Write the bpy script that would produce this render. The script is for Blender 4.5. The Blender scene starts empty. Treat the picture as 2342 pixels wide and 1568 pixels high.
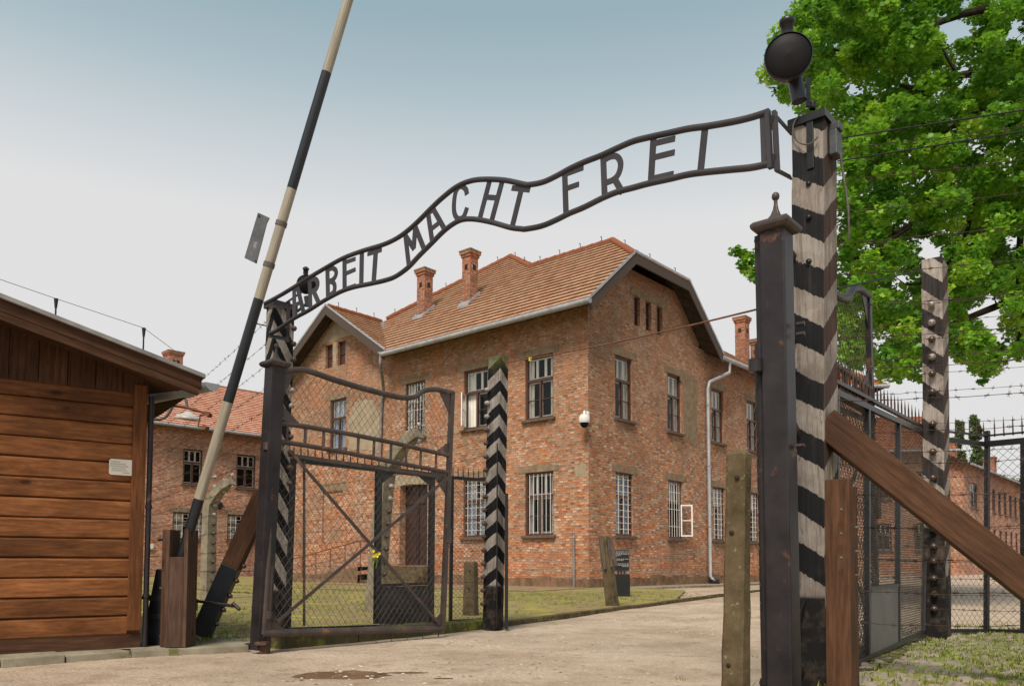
import bpy, math, random
import numpy as np
from mathutils import Vector as V, Matrix
random.seed(7); rng = np.random.default_rng(7)
scene = bpy.context.scene
R_ = math.radians
# ------------------------------------------------------------ camera
F_, CX, CY, PIT, ROLL, YAW, H = 1851.2, 1171., 1178., .0597, -.0017, .7195, .72
_f = V((0, math.cos(PIT), math.sin(PIT))); _r = V((1, 0, 0)); _d = _f.cross(_r)
c_, s_ = math.cos(ROLL), math.sin(ROLL)
RX, DN, FW = c_*_r+s_*_d, -s_*_r+c_*_d, _f
CAM = V((0, 0, H))
cd = bpy.data.cameras.new("camera"); cam = bpy.data.objects.new("camera", cd)
scene.collection.objects.link(cam); scene.camera = cam
cd.sensor_fit = 'HORIZONTAL'; cd.sensor_width = 36; cd.lens = F_/2342*36
cd.shift_x = -(CX-1171)/2342; cd.shift_y = (CY-784)/2342
cd.clip_start = .05; cd.clip_end = 3000
m = Matrix((( RX.x, -DN.x, -FW.x, 0), (RX.y, -DN.y, -FW.y, 0), (RX.z, -DN.z, -FW.z, H), (0, 0, 0, 1)))
cam.matrix_world = m
# ------------------------------------------------------------ world and sun
SUN_EL, SUN_AZ = R_(52), R_(199)      # azimuth clockwise from +Y
world = bpy.data.worlds.new("World"); scene.world = world; world.use_nodes = True
nt = world.node_tree; nt.nodes.clear()
out = nt.nodes.new('ShaderNodeOutputWorld')
sky = nt.nodes.new('ShaderNodeTexSky'); sky.sky_type = 'NISHITA'; sky.sun_disc = False
sky.sun_elevation = SUN_EL; sky.sun_rotation = SUN_AZ; sky.air_density = 1.0; sky.dust_density = 4.0
b1 = nt.nodes.new('ShaderNodeBackground'); b1.inputs[1].default_value = .05
nt.links.new(sky.outputs[0], b1.inputs[0])
tc = nt.nodes.new('ShaderNodeTexCoord'); sx = nt.nodes.new('ShaderNodeSeparateXYZ')
nt.links.new(tc.outputs['Generated'], sx.inputs[0])
rp = nt.nodes.new('ShaderNodeValToRGB'); cr = rp.color_ramp
cr.elements[0].position = .0; cr.elements[0].color = (.80, .79, .785, 1)
cr.elements[1].position = .385; cr.elements[1].color = (.80, .795, .795, 1)
for p, c in ((.455, (.62, .68, .71)), (.52, (.44, .545, .60)), (.575, (.335, .465, .52)), (.8, (.33, .44, .50)), (1., (.33, .43, .49))):
    e = cr.elements.new(p); e.color = (*c, 1)
nt.links.new(sx.outputs[2], rp.inputs[0])
b2 = nt.nodes.new('ShaderNodeBackground'); b2.inputs[1].default_value = .80
nt.links.new(rp.outputs[0], b2.inputs[0])
mx = nt.nodes.new('ShaderNodeMixShader'); mx.inputs[0].default_value = .93
nt.links.new(b1.outputs[0], mx.inputs[1]); nt.links.new(b2.outputs[0], mx.inputs[2]); nt.links.new(mx.outputs[0], out.inputs[0])
ld = bpy.data.lights.new("sun", 'SUN'); lo = bpy.data.objects.new("sun", ld); scene.collection.objects.link(lo)
ld.energy = 3.1; ld.angle = R_(20); ld.color = (1, .90, .77)
sd = V((math.sin(SUN_AZ)*math.cos(SUN_EL), math.cos(SUN_AZ)*math.cos(SUN_EL), math.sin(SUN_EL)))
lo.rotation_euler = sd.to_track_quat('Z', 'Y').to_euler()
scene.view_settings.view_transform = 'Standard'; scene.view_settings.look = 'None'
scene.view_settings.exposure = .32; scene.view_settings.gamma = 1
# ------------------------------------------------------------ helpers
def ray(x, y): return RX*((x-CX)/F_)+DN*((y-CY)/F_)+FW
def gz(x, y, z=0): r = ray(x, y); return CAM+r*((z-H)/r.z)
def pl(x, y, P, N): r = ray(x, y); return CAM+r*((P-CAM).dot(N)/r.dot(N))
def atY(x, y, Y): r = ray(x, y); return CAM+r*(Y/r.y)
UP = V((0, 0, 1))
class MB:
    def __init__(s): s.v = []; s.f = []; s.uv = []; s.mi = []; s.sm = []; s.mk = []
    fo = None
    def face(s, pts, uv=None, mi=0, smooth=False):
        if s.fo is not None and (V(pts[1])-V(pts[0])).cross(V(pts[2])-V(pts[1])).dot(s.fo) < 0: pts = list(pts)[::-1]
        n = len(s.v); s.v += [tuple(p) for p in pts]; s.f.append(tuple(range(n, n+len(pts))))
        s.uv += list(uv) if uv else [(0, 0)]*len(pts); s.mi.append(mi); s.sm.append(smooth)
    def raw(s, vs, fs, smooth=False, mi=0, uvs=None):
        n = len(s.v); s.v += [tuple(p) for p in vs]
        for k, f in enumerate(fs):
            s.f.append(tuple(i+n for i in f)); s.uv += (uvs[k] if uvs else [(0, 0)]*len(f)); s.mi.append(mi); s.sm.append(smooth)
    def box(s, c, ax, ay, az, mi=0, along=None, taper=None):
        """c centre, ax ay az half vectors; uv: x along longest axis"""
        s.mk.append(len(s.f)); c = V(c); A = [V(ax), V(ay), V(az)]
        L = [a.length for a in A]; k = along if along is not None else L.index(max(L))
        P = {}
        for i in (-1, 1):
            for j in (-1, 1):
                for l in (-1, 1):
                    sc = 1
                    if taper and l == 1: sc = taper
                    P[i, j, l] = c+A[0]*i*sc+A[1]*j*sc+A[2]*l
        off = random.random()*7
        for d in range(3):
            for sg in (-1, 1):
                o = [q for q in range(3) if q != d]
                qs = []
                for (p, q) in ((-1, -1), (1, -1), (1, 1), (-1, 1)):
                    t = [0, 0, 0]; t[d] = sg; t[o[0]] = p; t[o[1]] = q; qs.append(tuple(t))
                e1, e2 = A[o[0]], A[o[1]]
                if (e1.cross(e2)).dot(A[d])*sg < 0: qs.reverse()
                uv = []
                for t in qs:
                    al = t[k]*L[k]; oth = sum(t[w]*L[w] for w in range(3) if w != k)
                    uv.append((al+off, oth+off*3+d*.37))
                s.face([P[t] for t in qs], uv, mi)
    def bar(s, p0, p1, w, t, nrm, mi=0):
        """rectangular bar; w across in the plane perpendicular to nrm, t along nrm"""
        p0, p1 = V(p0), V(p1); d = (p1-p0); n = V(nrm)-d*(V(nrm).dot(d)/d.dot(d)); n.normalize()
        sd_ = d.cross(n).normalized()
        s.box((p0+p1)/2, sd_*w/2, n*t/2, d/2, mi, along=2)
    def tube(s, pts, r, n=8, mi=0, cap=True, smooth=True):
        s.mk.append(len(s.f)); pts = [V(p) for p in pts]; N = len(pts); rs = r if isinstance(r, (list, tuple)) else [r]*N
        vs = []; pr_ = None
        for i, p in enumerate(pts):
            t = (pts[min(i+1, N-1)]-pts[max(i-1, 0)]).normalized()
            if pr_ is None:
                a = V((0, 0, 1)) if abs(t.z) < .9 else V((1, 0, 0)); u = t.cross(a).normalized()
            else:
                u = (pr_-t*pr_.dot(t)).normalized()
            pr_ = u; w = t.cross(u)
            for k in range(n):
                an = 2*math.pi*k/n; vs.append(p+(u*math.cos(an)+w*math.sin(an))*rs[i])
        fs = []
        for i in range(N-1):
            for k in range(n):
                k2 = (k+1) % n; fs.append((i*n+k, i*n+k2, (i+1)*n+k2, (i+1)*n+k))
        s.raw(vs, fs, smooth, mi)
        if cap:
            s.raw(vs[:n], [tuple(range(n))[::-1]], False, mi); s.raw(vs[-n:], [tuple(range(n))], False, mi)
    def lathe(s, c, prof, n=20, axis=None, mi=0, smooth=True):
        """prof [(radius, height)] about axis through c"""
        s.mk.append(len(s.f)); c = V(c); a = V(axis).normalized() if axis is not None else UP
        u = a.cross(V((0, 1, 0)) if abs(a.y) < .9 else V((1, 0, 0))).normalized(); w = a.cross(u)
        vs = []
        for r, h in prof:
            for k in range(n):
                an = 2*math.pi*k/n; vs.append(c+a*h+(u*math.cos(an)+w*math.sin(an))*r)
        fs = []
        for i in range(len(prof)-1):
            for k in range(n):
                k2 = (k+1) % n; fs.append((i*n+k, i*n+k2, (i+1)*n+k2, (i+1)*n+k))
        s.raw(vs, fs, smooth, mi)
    def ribbon(s, pts, w, nrm, t, mi=0):
        """flat bar strip along pts lying in the plane with normal nrm, width w, thickness t, mitred"""
        s.mk.append(len(s.f)); pts = [V(p) for p in pts]; n = V(nrm).normalized(); N = len(pts); Ls, Rs = [], []
        for i in range(N):
            d0 = (pts[i]-pts[i-1]).normalized() if i else (pts[1]-pts[0]).normalized()
            d1 = (pts[i+1]-pts[i]).normalized() if i < N-1 else d0
            s0, s1 = d0.cross(n).normalized(), d1.cross(n).normalized()
            mm = (s0+s1).normalized(); k = min(1/max(mm.dot(s0), .4), 2)
            Ls.append(pts[i]+mm*w/2*k); Rs.append(pts[i]-mm*w/2*k)
        for i in range(N-1):
            a, b, c, d = Ls[i], Ls[i+1], Rs[i+1], Rs[i]; h = n*t/2
            s.face([a+h, b+h, c+h, d+h], mi=mi); s.face([d-h, c-h, b-h, a-h], mi=mi)
            s.face([a-h, b-h, b+h, a+h], mi=mi); s.face([d+h, c+h, c-h, d-h], mi=mi)
        for i in (0, N-1):
            a, d = Ls[i], Rs[i]; h = n*t/2; s.face([a-h, a+h, d+h, d-h], mi=mi)
    def prism(s, poly, n, t, mi=0, uvf=None):
        """polygon extruded by -n*t"""
        s.mk.append(len(s.f)); n = V(n).normalized(); P = [V(p) for p in poly]; Q = [p-n*t for p in P]
        uv = [uvf(p) for p in P] if uvf else None
        s.face(P, uv, mi); s.face(Q[::-1], uv[::-1] if uv else None, mi)
        for i in range(len(P)):
            j = (i+1) % len(P); s.face([P[i], Q[i], Q[j], P[j]], [uvf(P[i]), uvf(P[i]), uvf(P[j]), uvf(P[j])] if uvf else None, mi)
    def build(s, name, mats, parent=None, bevel=0):
        me = bpy.data.meshes.new(name)
        o3 = V(parent['_o']) if parent is not None else V((0, 0, 0))
        me.from_pydata([(p[0]-o3.x, p[1]-o3.y, p[2]-o3.z) for p in s.v], [], s.f)
        uvl = me.uv_layers.new(name='UVMap'); uvl.data.foreach_set('uv', np.array(s.uv, dtype=np.float32).ravel())
        me.polygons.foreach_set('material_index', s.mi); me.polygons.foreach_set('use_smooth', s.sm)
        for mt in (mats if isinstance(mats, (list, tuple)) else [mats]): me.materials.append(mt)
        me.update()
        o = bpy.data.objects.new(name, me); scene.collection.objects.link(o)
        if parent is not None: o.parent = parent
        if parent is not None: o['_o'] = parent['_o']
        if bevel:
            import bmesh
            bm = bmesh.new(); bm.from_mesh(me); bmesh.ops.remove_doubles(bm, verts=bm.verts, dist=1e-5)
            bmesh.ops.bevel(bm, geom=[e for e in bm.edges if e.is_manifold and e.calc_face_angle(0) > .5], offset=bevel, segments=2, affect='EDGES', profile=.6)
            bm.to_mesh(me); bm.free()
        return o
def each(mb, name, mat, parent, bevel=0):
    """every primitive of the builder becomes a part of its own"""
    st = sorted(set(mb.mk))+[len(mb.f)]; o = None; lo_ = 0; loops = [0]
    for f in mb.f: loops.append(loops[-1]+len(f))
    for a, b in zip(st, st[1:]):
        k = MB(); ids = sorted({i for f in mb.f[a:b] for i in f}); mp = {i: j for j, i in enumerate(ids)}
        k.v = [mb.v[i] for i in ids]; k.f = [tuple(mp[i] for i in f) for f in mb.f[a:b]]; k.uv = mb.uv[loops[a]:loops[b]]; k.mi = mb.mi[a:b]; k.sm = mb.sm[a:b]
        o = k.build(name, mat, parent, bevel)
    return o
def single(mb, name, mat, loc, label, cat, group=None, kind=None, bevel=0):
    """a thing that is one mesh, with its origin at loc"""
    class Q(dict): pass
    s = mb; off = V(loc); s.v = [(p[0]-off.x, p[1]-off.y, p[2]-off.z) for p in s.v]
    o = s.build(name, mat, None, bevel); o.location = off
    tag(o, label, cat, group, kind); return o
def tag(o, label=None, cat=None, group=None, kind=None):
    if label: o['label'] = label
    if cat: o['category'] = cat
    if group: o['group'] = group
    if kind: o['kind'] = kind
def thing(name, loc, label, cat, group=None):
    o = bpy.data.objects.new(name, None); scene.collection.objects.link(o); o.location = loc; o['_o'] = tuple(loc)
    o.empty_display_size = .2
    tag(o, label, cat, group); return o
def smooth_curve(pts, n=6):
    P = [V(p) for p in pts]; out_ = []
    for i in range(len(P)-1):
        a = P[max(i-1, 0)]; b = P[i]; c = P[i+1]; d = P[min(i+2, len(P)-1)]
        for k in range(n):
            t = k/n; out_.append(.5*((2*b)+(c-a)*t+(2*a-5*b+4*c-d)*t*t+(3*b-a-3*c+d)*t**3))
    out_.append(P[-1]); return out_
# ------------------------------------------------------------ materials
def newmat(name):
    m = bpy.data.materials.new(name); m.use_nodes = True; n = m.node_tree; n.nodes.clear()
    o = n.nodes.new('ShaderNodeOutputMaterial'); p = n.nodes.new('ShaderNodeBsdfPrincipled')
    n.links.new(p.outputs[0], o.inputs[0]); return m, n, p
def nd(n, t, **k):
    x = n.nodes.new(t)
    for a, b in k.items(): setattr(x, a, b)
    return x
def noise(n, vec, scale, detail=4, rough=.6):
    x = nd(n, 'ShaderNodeTexNoise'); x.inputs['Scale'].default_value = scale; x.inputs['Detail'].default_value = detail
    x.inputs['Roughness'].default_value = rough
    if vec is not None: n.links.new(vec, x.inputs['Vector'])
    return x.outputs['Fac']
def ramp(n, fac, stops, interp='LINEAR'):
    x = nd(n, 'ShaderNodeValToRGB'); r = x.color_ramp; r.interpolation = interp
    while len(r.elements) < len(stops): r.elements.new(.5)
    for e, (p, c) in zip(r.elements, stops):
        e.position = p; e.color = (*c, 1) if len(c) == 3 else c
    n.links.new(fac, x.inputs[0]); return x.outputs[0]
def g(v): return (v, v, v)
def mixc(n, fac, a, b, mode='MIX'):
    x = nd(n, 'ShaderNodeMix', data_type='RGBA', blend_type=mode)
    for sock, val in ((x.inputs[0], fac), (x.inputs[6], a), (x.inputs[7], b)):
        if hasattr(val, 'links') or isinstance(val, bpy.types.NodeSocket): n.links.new(val, sock)
        elif isinstance(val, tuple): sock.default_value = (*val, 1) if len(val) == 3 else val
        else: sock.default_value = val
    return x.outputs[2]
def mathn(n, op, a, b=0, c=None):
    x = nd(n, 'ShaderNodeMath', operation=op)
    for i, val in enumerate((a, b) if c is None else (a, b, c)):
        if isinstance(val, bpy.types.NodeSocket): n.links.new(val, x.inputs[i])
        else: x.inputs[i].default_value = val
    return x.outputs[0]
def coords(n, kind='Object', scale=(1, 1, 1)):
    t = nd(n, 'ShaderNodeTexCoord'); mp = nd(n, 'ShaderNodeMapping'); mp.inputs['Scale'].default_value = scale
    n.links.new(t.outputs[kind], mp.inputs[0]); return mp.outputs[0]
def bump(n, p, h, strength=.3, dist=.01):
    x = nd(n, 'ShaderNodeBump'); x.inputs['Strength'].default_value = strength; x.inputs['Distance'].default_value = dist
    n.links.new(h, x.inputs['Height']); n.links.new(x.outputs[0], p.inputs['Normal'])
def plain(name, c1, c2=None, rough=.7, scale=8, metal=0, bmp=.2, spots=None, detail=5):
    m, n, p = newmat(name); v = coords(n); f = noise(n, v, scale, detail)
    c2 = c2 or tuple(x*.7 for x in c1)
    col = ramp(n, f, [(.32, c2), (.66, c1)])
    if spots:
        f2 = noise(n, v, spots[1], 6, .7); k = ramp(n, f2, [(spots[2], g(0)), (spots[2]+.08, g(1))]); col = mixc(n, k, col, spots[0])
    n.links.new(col, p.inputs['Base Color']); p.inputs['Roughness'].default_value = rough; p.inputs['Metallic'].default_value = metal
    if bmp: bump(n, p, noise(n, v, scale*5, 4), bmp, .004)
    return m
def brick_mat(name, cols, mortar=(.36, .29, .225), grime=True, bw=.165, rh=.073, dim=1.):
    m, n, p = newmat(name); uv = coords(n, 'UV')
    br = nd(n, 'ShaderNodeTexBrick'); br.inputs['Color1'].default_value = (0, 0, 0, 1); br.inputs['Color2'].default_value = (1, 1, 1, 1)
    br.inputs['Mortar'].default_value = (.5, .5, .5, 1); br.inputs['Scale'].default_value = 1
    br.inputs['Brick Width'].default_value = bw; br.inputs['Row Height'].default_value = rh
    br.inputs['Mortar Size'].default_value = .012; br.inputs['Mortar Smooth'].default_value = .3; br.inputs['Bias'].default_value = 0
    # wobble the lookup a little so courses are not ruler straight
    nz = nd(n, 'ShaderNodeTexNoise'); nz.inputs['Scale'].default_value = 3.; n.links.new(uv, nz.inputs['Vector'])
    vm = nd(n, 'ShaderNodeVectorMath', operation='MULTIPLY_ADD'); n.links.new(nz.outputs['Color'], vm.inputs[0]); vm.inputs[1].default_value = (.03, .018, 0); n.links.new(uv, vm.inputs[2])
    n.links.new(vm.outputs[0], br.inputs['Vector'])
    rnd = nd(n, 'ShaderNodeSeparateColor'); n.links.new(br.outputs['Color'], rnd.inputs[0])
    c = ramp(n, rnd.outputs[0], cols)
    big = noise(n, uv, .55, 5, .65); mid = noise(n, uv, 2.2, 4)
    # height: redder and fresher below, browner above
    sp = nd(n, 'ShaderNodeSeparateXYZ'); n.links.new(uv, sp.inputs[0])
    hz = mathn(n, 'ADD', mathn(n, 'MULTIPLY', sp.outputs[1], .105), mathn(n, 'MULTIPLY', big, .55))
    if grime:
        c = mixc(n, ramp(n, hz, [(.42, g(0)), (1.0, g(.58))]), c, (.27, .125, .065))
        c = mixc(n, ramp(n, hz, [(.28, g(.42)), (.56, g(0))]), c, (.44, .13, .042))
    rdp = noise(n, uv, .9, 5, .7); c = mixc(n, ramp(n, rdp, [(.50, g(0)), (.64, g(.5))]), c, (.56, .165, .055)); c = mixc(n, ramp(n, rdp, [(.34, g(.45)), (.46, g(0))]), c, (.74, .47, .32))
    gr = ramp(n, big, [(.34, g(1)), (.55, g(0))]); c = mixc(n, mathn(n, 'MULTIPLY', gr, .6), c, (.15, .085, .05))
    c = mixc(n, mathn(n, 'MULTIPLY', ramp(n, mid, [(.55, g(0)), (.72, g(1))]), .4), c, (.46, .30, .20))
    stk = noise(n, coords(n, 'UV', (2.6, .32, 1)), 1, 5, .7); c = mixc(n, mathn(n, 'MULTIPLY', ramp(n, stk, [(.52, g(0)), (.70, g(1))]), .5), c, (.13, .082, .05))
    # efflorescence flecks
    fl = noise(n, uv, 9, 4, .7); c = mixc(n, mathn(n, 'MULTIPLY', ramp(n, fl, [(.58, g(0)), (.66, g(1))]), .6), c, (.74, .56, .45))
    mc = mixc(n, br.outputs['Fac'], c, mixc(n, ramp(n, mid, [(.4, g(0)), (.6, g(1))]), mortar, tuple(x*.55 for x in mortar)))
    fine = noise(n, uv, 40, 3); mc = mixc(n, .22, mc, ramp(n, fine, [(.3, g(.25)), (.7, g(.75))]), 'OVERLAY')
    if dim != 1.: mc = mixc(n, 1., mc, g(dim), 'MULTIPLY')
    n.links.new(mc, p.inputs['Base Color']); p.inputs['Roughness'].default_value = .92
    hgt = mathn(n, 'ADD', mathn(n, 'MULTIPLY', br.outputs['Fac'], -1), mathn(n, 'MULTIPLY', rnd.outputs[0], .6))
    bump(n, p, hgt, .6, .012); return m
BR = [(.0, (.25, .082, .042)), (.12, (.37, .115, .05)), (.34, (.52, .185, .075)), (.6, (.62, .275, .130)), (.84, (.70, .375, .22)), (1., (.86, .62, .46))]
M = {}
M['brick'] = brick_mat('weathered_brick', BR)
M['brick_far'] = brick_mat('far_brick', [(0, (.34, .12, .075)), (.4, (.60, .235, .14)), (.75, (.72, .35, .225)), (1, (.84, .52, .38))], grime=False)
M['brick_chim'] = brick_mat('chimney_brick', [(0, (.17, .05, .03)), (.5, (.40, .12, .06)), (1, (.55, .22, .13))], grime=False)
def tile_mat(name, cols, stain):
    m, n, p = newmat(name); uv = coords(n, 'UV'); br = nd(n, 'ShaderNodeTexBrick')
    br.inputs['Color1'].default_value = (0, 0, 0, 1); br.inputs['Color2'].default_value = (1, 1, 1, 1); br.inputs['Mortar'].default_value = (.25, .25, .25, 1)
    br.inputs['Scale'].default_value = 1; br.inputs['Brick Width'].default_value = .2; br.inputs['Row Height'].default_value = .28
    br.inputs['Mortar Size'].default_value = .008; br.offset = 0.5; n.links.new(uv, br.inputs['Vector'])
    r = nd(n, 'ShaderNodeSeparateColor'); n.links.new(br.outputs['Color'], r.inputs[0])
    c = ramp(n, r.outputs[0], cols); big = noise(n, uv, .9, 5, .65)
    c = mixc(n, ramp(n, big, [(.40, g(0)), (.68, g(.6))]), c, stain)
    fine = noise(n, uv, 14, 5, .7); c = mixc(n, ramp(n, fine, [(.5, g(0)), (.75, g(.4))]), c, (.24, .16, .085))
    c = mixc(n, mathn(n, 'MULTIPLY', br.outputs['Fac'], .6), c, (.10, .045, .025))
    n.links.new(c, p.inputs['Base Color']); p.inputs['Roughness'].default_value = .85
    wv = nd(n, 'ShaderNodeTexWave'); wv.bands_direction = 'X'; wv.inputs['Scale'].default_value = 1/.2/3.14159*3.14159/2
    n.links.new(uv, wv.inputs['Vector']); bump(n, p, mathn(n, 'SUBTRACT', wv.outputs['Fac'], br.outputs['Fac']), .8, .03); return m
M['tile'] = tile_mat('old_roof_tile', [(0, (.41, .215, .13)), (.5, (.53, .31, .20)), (1, (.61, .38, .25))], (.48, .34, .225))
M['tile_pink'] = tile_mat('pink_roof_tile', [(0, (.58, .26, .17)), (.5, (.74, .37, .255)), (1, (.82, .48, .36))], (.70, .43, .32))
M['tile_new'] = tile_mat('orange_roof_tile', [(0, (.40, .11, .05)), (.5, (.56, .18, .08)), (1, (.66, .27, .14))], (.48, .22, .12))
def wood_mat(name, c_hi, c_lo, plank=None, rough=.7, knots=True, grey=None, gs=(1.3, 16, 1), ks=(1.9, 4.7, 1)):
    m, n, p = newmat(name); uv = coords(n, 'UV'); st = coords(n, 'UV', gs)
    gn = noise(n, st, 2.2, 7, .68); gn2 = noise(n, coords(n, 'UV', (5, 110, 1)), 1, 3, .6)
    wvv = nd(n, 'ShaderNodeTexWave'); wvv.wave_type = 'BANDS'; wvv.bands_direction = 'Y'; wvv.inputs['Scale'].default_value = 7
    wvv.inputs['Distortion'].default_value = 9; wvv.inputs['Detail'].default_value = 3; wvv.inputs['Detail Scale'].default_value = .9
    n.links.new(coords(n, 'UV', (.35, 1, 1)), wvv.inputs['Vector'])
    f = mathn(n, 'ADD', mathn(n, 'MULTIPLY', gn, .62), mathn(n, 'ADD', mathn(n, 'MULTIPLY', gn2, .33), mathn(n, 'MULTIPLY', wvv.outputs['Fac'], .05)))
    mid = tuple((a*.45+b*.55) for a, b in zip(c_hi, c_lo))
    c = ramp(n, f, [(.34, c_lo), (.5, mid), (.66, c_hi)])
    if plank:
        sp = nd(n, 'ShaderNodeSeparateXYZ'); n.links.new(uv, sp.inputs[0])
        fl = mathn(n, 'FLOOR', mathn(n, 'DIVIDE', sp.outputs[1], plank)); wn = nd(n, 'ShaderNodeTexWhiteNoise'); wn.noise_dimensions = '1D'
        n.links.new(fl, wn.inputs['W']); c = mixc(n, .55, c, ramp(n, wn.outputs['Value'], [(0, g(.22)), (1, g(.78))]), 'OVERLAY')
    if knots:
        vo = nd(n, 'ShaderNodeTexVoronoi'); vo.inputs['Scale'].default_value = 1.; n.links.new(coords(n, 'UV', ks), vo.inputs['Vector'])
        k = ramp(n, vo.outputs['Distance'], [(.06, g(1)), (.12, g(0))]); ring = nd(n, 'ShaderNodeMath', operation='SINE'); n.links.new(mathn(n, 'MULTIPLY', vo.outputs['Distance'], 60), ring.inputs[0])
        rk = mathn(n, 'MULTIPLY', ramp(n, vo.outputs['Distance'], [(.10, g(1)), (.34, g(0))]), mathn(n, 'MULTIPLY', ring.outputs[0], .35)); rk = mathn(n, 'MAXIMUM', rk, 0)
        c = mixc(n, rk, c, tuple(x*.6 for x in c_lo)); c = mixc(n, mathn(n, 'MULTIPLY', k, .85), c, tuple(x*.3 for x in c_lo))
    big = noise(n, uv, 1.3, 4); c = mixc(n, ramp(n, big, [(.42, g(0)), (.7, g(.6))]), c, tuple(x*.55 for x in c_lo) if grey is None else grey)
    n.links.new(c, p.inputs['Base Color']); p.inputs['Roughness'].default_value = rough
    bump(n, p, f, .5, .006); return m
M['shed'] = wood_mat('stained_boards', (.33, .128, .044), (.085, .031, .012), plank=.2, rough=.55, gs=(1.6, 7, 1))
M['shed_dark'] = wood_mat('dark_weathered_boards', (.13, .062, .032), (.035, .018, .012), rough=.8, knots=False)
M['trim'] = wood_mat('stained_trim', (.25, .098, .036), (.075, .028, .012), rough=.6)
M['timber'] = wood_mat('brown_timber', (.150, .074, .040), (.046, .022, .013), rough=.6, gs=(1.8, 14, 1), ks=(3.2, 7.5, 1))
M['timber_g'] = wood_mat('greyed_timber', (.150, .088, .062), (.052, .030, .022), rough=.7, gs=(1.8, 14, 1), ks=(3.2, 7.5, 1))
M['timber_d'] = wood_mat('dark_timber', (.14, .068, .038), (.045, .022, .014), rough=.6)
M['barge'] = wood_mat('grey_bargeboard', (.20, .155, .13), (.055, .042, .036), rough=.85, knots=False)
M['soffit'] = plain('dark_soffit', (.085, .062, .05), (.035, .027, .022), .9, 6)
M['iron_sign'] = plain('dark_sign_iron', (.048, .041, .046), (.028, .025, .029), .5, 5, .1, .2)
M['iron'] = plain('painted_iron', (.040, .034, .036), (.019, .017, .019), .42, 5, .15, .25, spots=((.13, .062, .035), 7, .60))
M['iron_gate'] = plain('weathered_gate_iron', (.090, .064, .054), (.045, .034, .031), .45, 6, .15, .3, spots=((.20, .095, .05), 9, .58))
M['iron_capm'] = plain('browned_cap_iron', (.075, .052, .045), (.038, .029, .028), .5, 9, .1, .3, spots=((.13, .07, .045), 14, .6))
M['iron_rust'] = plain('rusty_iron', (.10, .060, .045), (.045, .032, .028), .6, 9, .1, .4, spots=((.22, .10, .05), 12, .57))
M['iron_blk'] = plain('black_iron', (.022, .021, .022), (.012, .012, .013), .4, 8, .2, .2)
M['steelplate'] = plain('dark_sheet_steel', (.065, .062, .062), (.035, .033, .034), .5, 3, .3, .2, spots=((.12, .06, .035), 5, .6))
M['greyplate'] = plain('weathered_sheet_steel', (.17, .165, .165), (.085, .08, .08), .5, 3, .25, .2, spots=((.15, .06, .035), 3, .56))
M['wire'] = plain('galvanised_wire', (.16, .15, .14), (.08, .07, .065), .6, 20, .2, 0)
M['mesh'] = plain('mesh_wire', (.15, .13, .115), (.07, .055, .05), .6, 12, .2, 0)
M['barb'] = plain('rusty_barbed_wire', (.10, .065, .05), (.05, .035, .03), .7, 20, .1, 0)
M['cable'] = plain('black_cable', (.03, .028, .028), (.02, .02, .02), .6, 20, 0, 0)
M['porc'] = plain('brown_porcelain', (.10, .06, .045), (.05, .03, .025), .22, 20, 0, 0)
M['porc_w'] = plain('white_porcelain', (.42, .38, .34), (.24, .21, .19), .25, 20, 0, 0)
M['galv'] = plain('zinc_gutter', (.44, .45, .47), (.30, .31, .33), .45, 4, .3, .1)
M['zincold'] = plain('aged_zinc', (.30, .29, .28), (.17, .165, .16), .6, 6, .1, .2)
M['conc'] = plain('concrete_lichen', (.30, .255, .19), (.17, .145, .105), .95, 6, 0, .6, spots=((.40, .35, .28), 30, .60))
M['conc_moss'] = plain('mossy_concrete', (.150, .112, .064), (.06, .045, .024), .95, 7, 0, .8, spots=((.24, .21, .14), 35, .6))
M['slab'] = plain('pale_kerb', (.34, .30, .225), (.20, .175, .125), .9, 4, 0, .5, spots=((.16, .15, .06), 6, .55))
M['slab_moss'] = plain('mossy_kerb', (.10, .088, .045), (.05, .046, .022), .95, 5, 0, .6, spots=((.15, .16, .03), 6, .52))
M['plaster'] = plain('rough_lintel_plaster', (.30, .225, .15), (.19, .135, .088), .95, 5, 0, .6, spots=((.36, .16, .09), 9, .60))
M['plaster_l'] = plain('pale_patch_plaster', (.42, .34, .245), (.30, .24, .165), .95, 3, 0, .5, spots=((.34, .17, .10), 7, .62))
M['plinth'] = plain('plinth_render', (.27, .165, .10), (.12, .08, .05), .95, 4, 0, .7, spots=((.30, .21, .14), 12, .60))
M['sill'] = plain('stone_sill', (.17, .125, .095), (.10, .07, .055), .85, 8, 0, .3)
M['frame'] = plain('brown_window_paint', (.095, .040, .030), (.055, .026, .021), .5, 10, 0, .1)
M['wframe'] = plain('white_window_paint', (.88, .85, .81), (.76, .73, .69), .5, 10, 0, .1)
M['curtain'] = plain('white_curtain', (.90, .87, .81), (.78, .75, .69), .9, 3, 0, 0)
M['curtain_b'] = plain('bluish_curtain', (.62, .68, .85), (.48, .54, .72), .9, 3, 0, 0)
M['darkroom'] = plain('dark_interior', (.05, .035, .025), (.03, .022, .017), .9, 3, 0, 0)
M['doorwood'] = wood_mat('brown_door', (.060, .024, .017), (.025, .011, .009), rough=.5)
M['white'] = plain('white_casing', (.80, .79, .77), (.68, .67, .65), .35, 10, 0, 0)
M['sign_w'] = plain('pale_plaque', (.62, .585, .53), (.52, .48, .42), .5, 3, 0, 0, spots=((.40, .35, .26), 14, .62))
M['sign_g'] = plain('plaque_faded_ink', (.40, .37, .33), (.34, .31, .28), .6, 10, 0, 0)
M['sign_b'] = plain('black_board', (.014, .014, .016), (.010, .010, .011), .4, 5, 0, 0)
M['sign_bf'] = plain('dark_board_frame', (.07, .07, .075), (.05, .05, .055), .4, 5, .2, 0)
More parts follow.
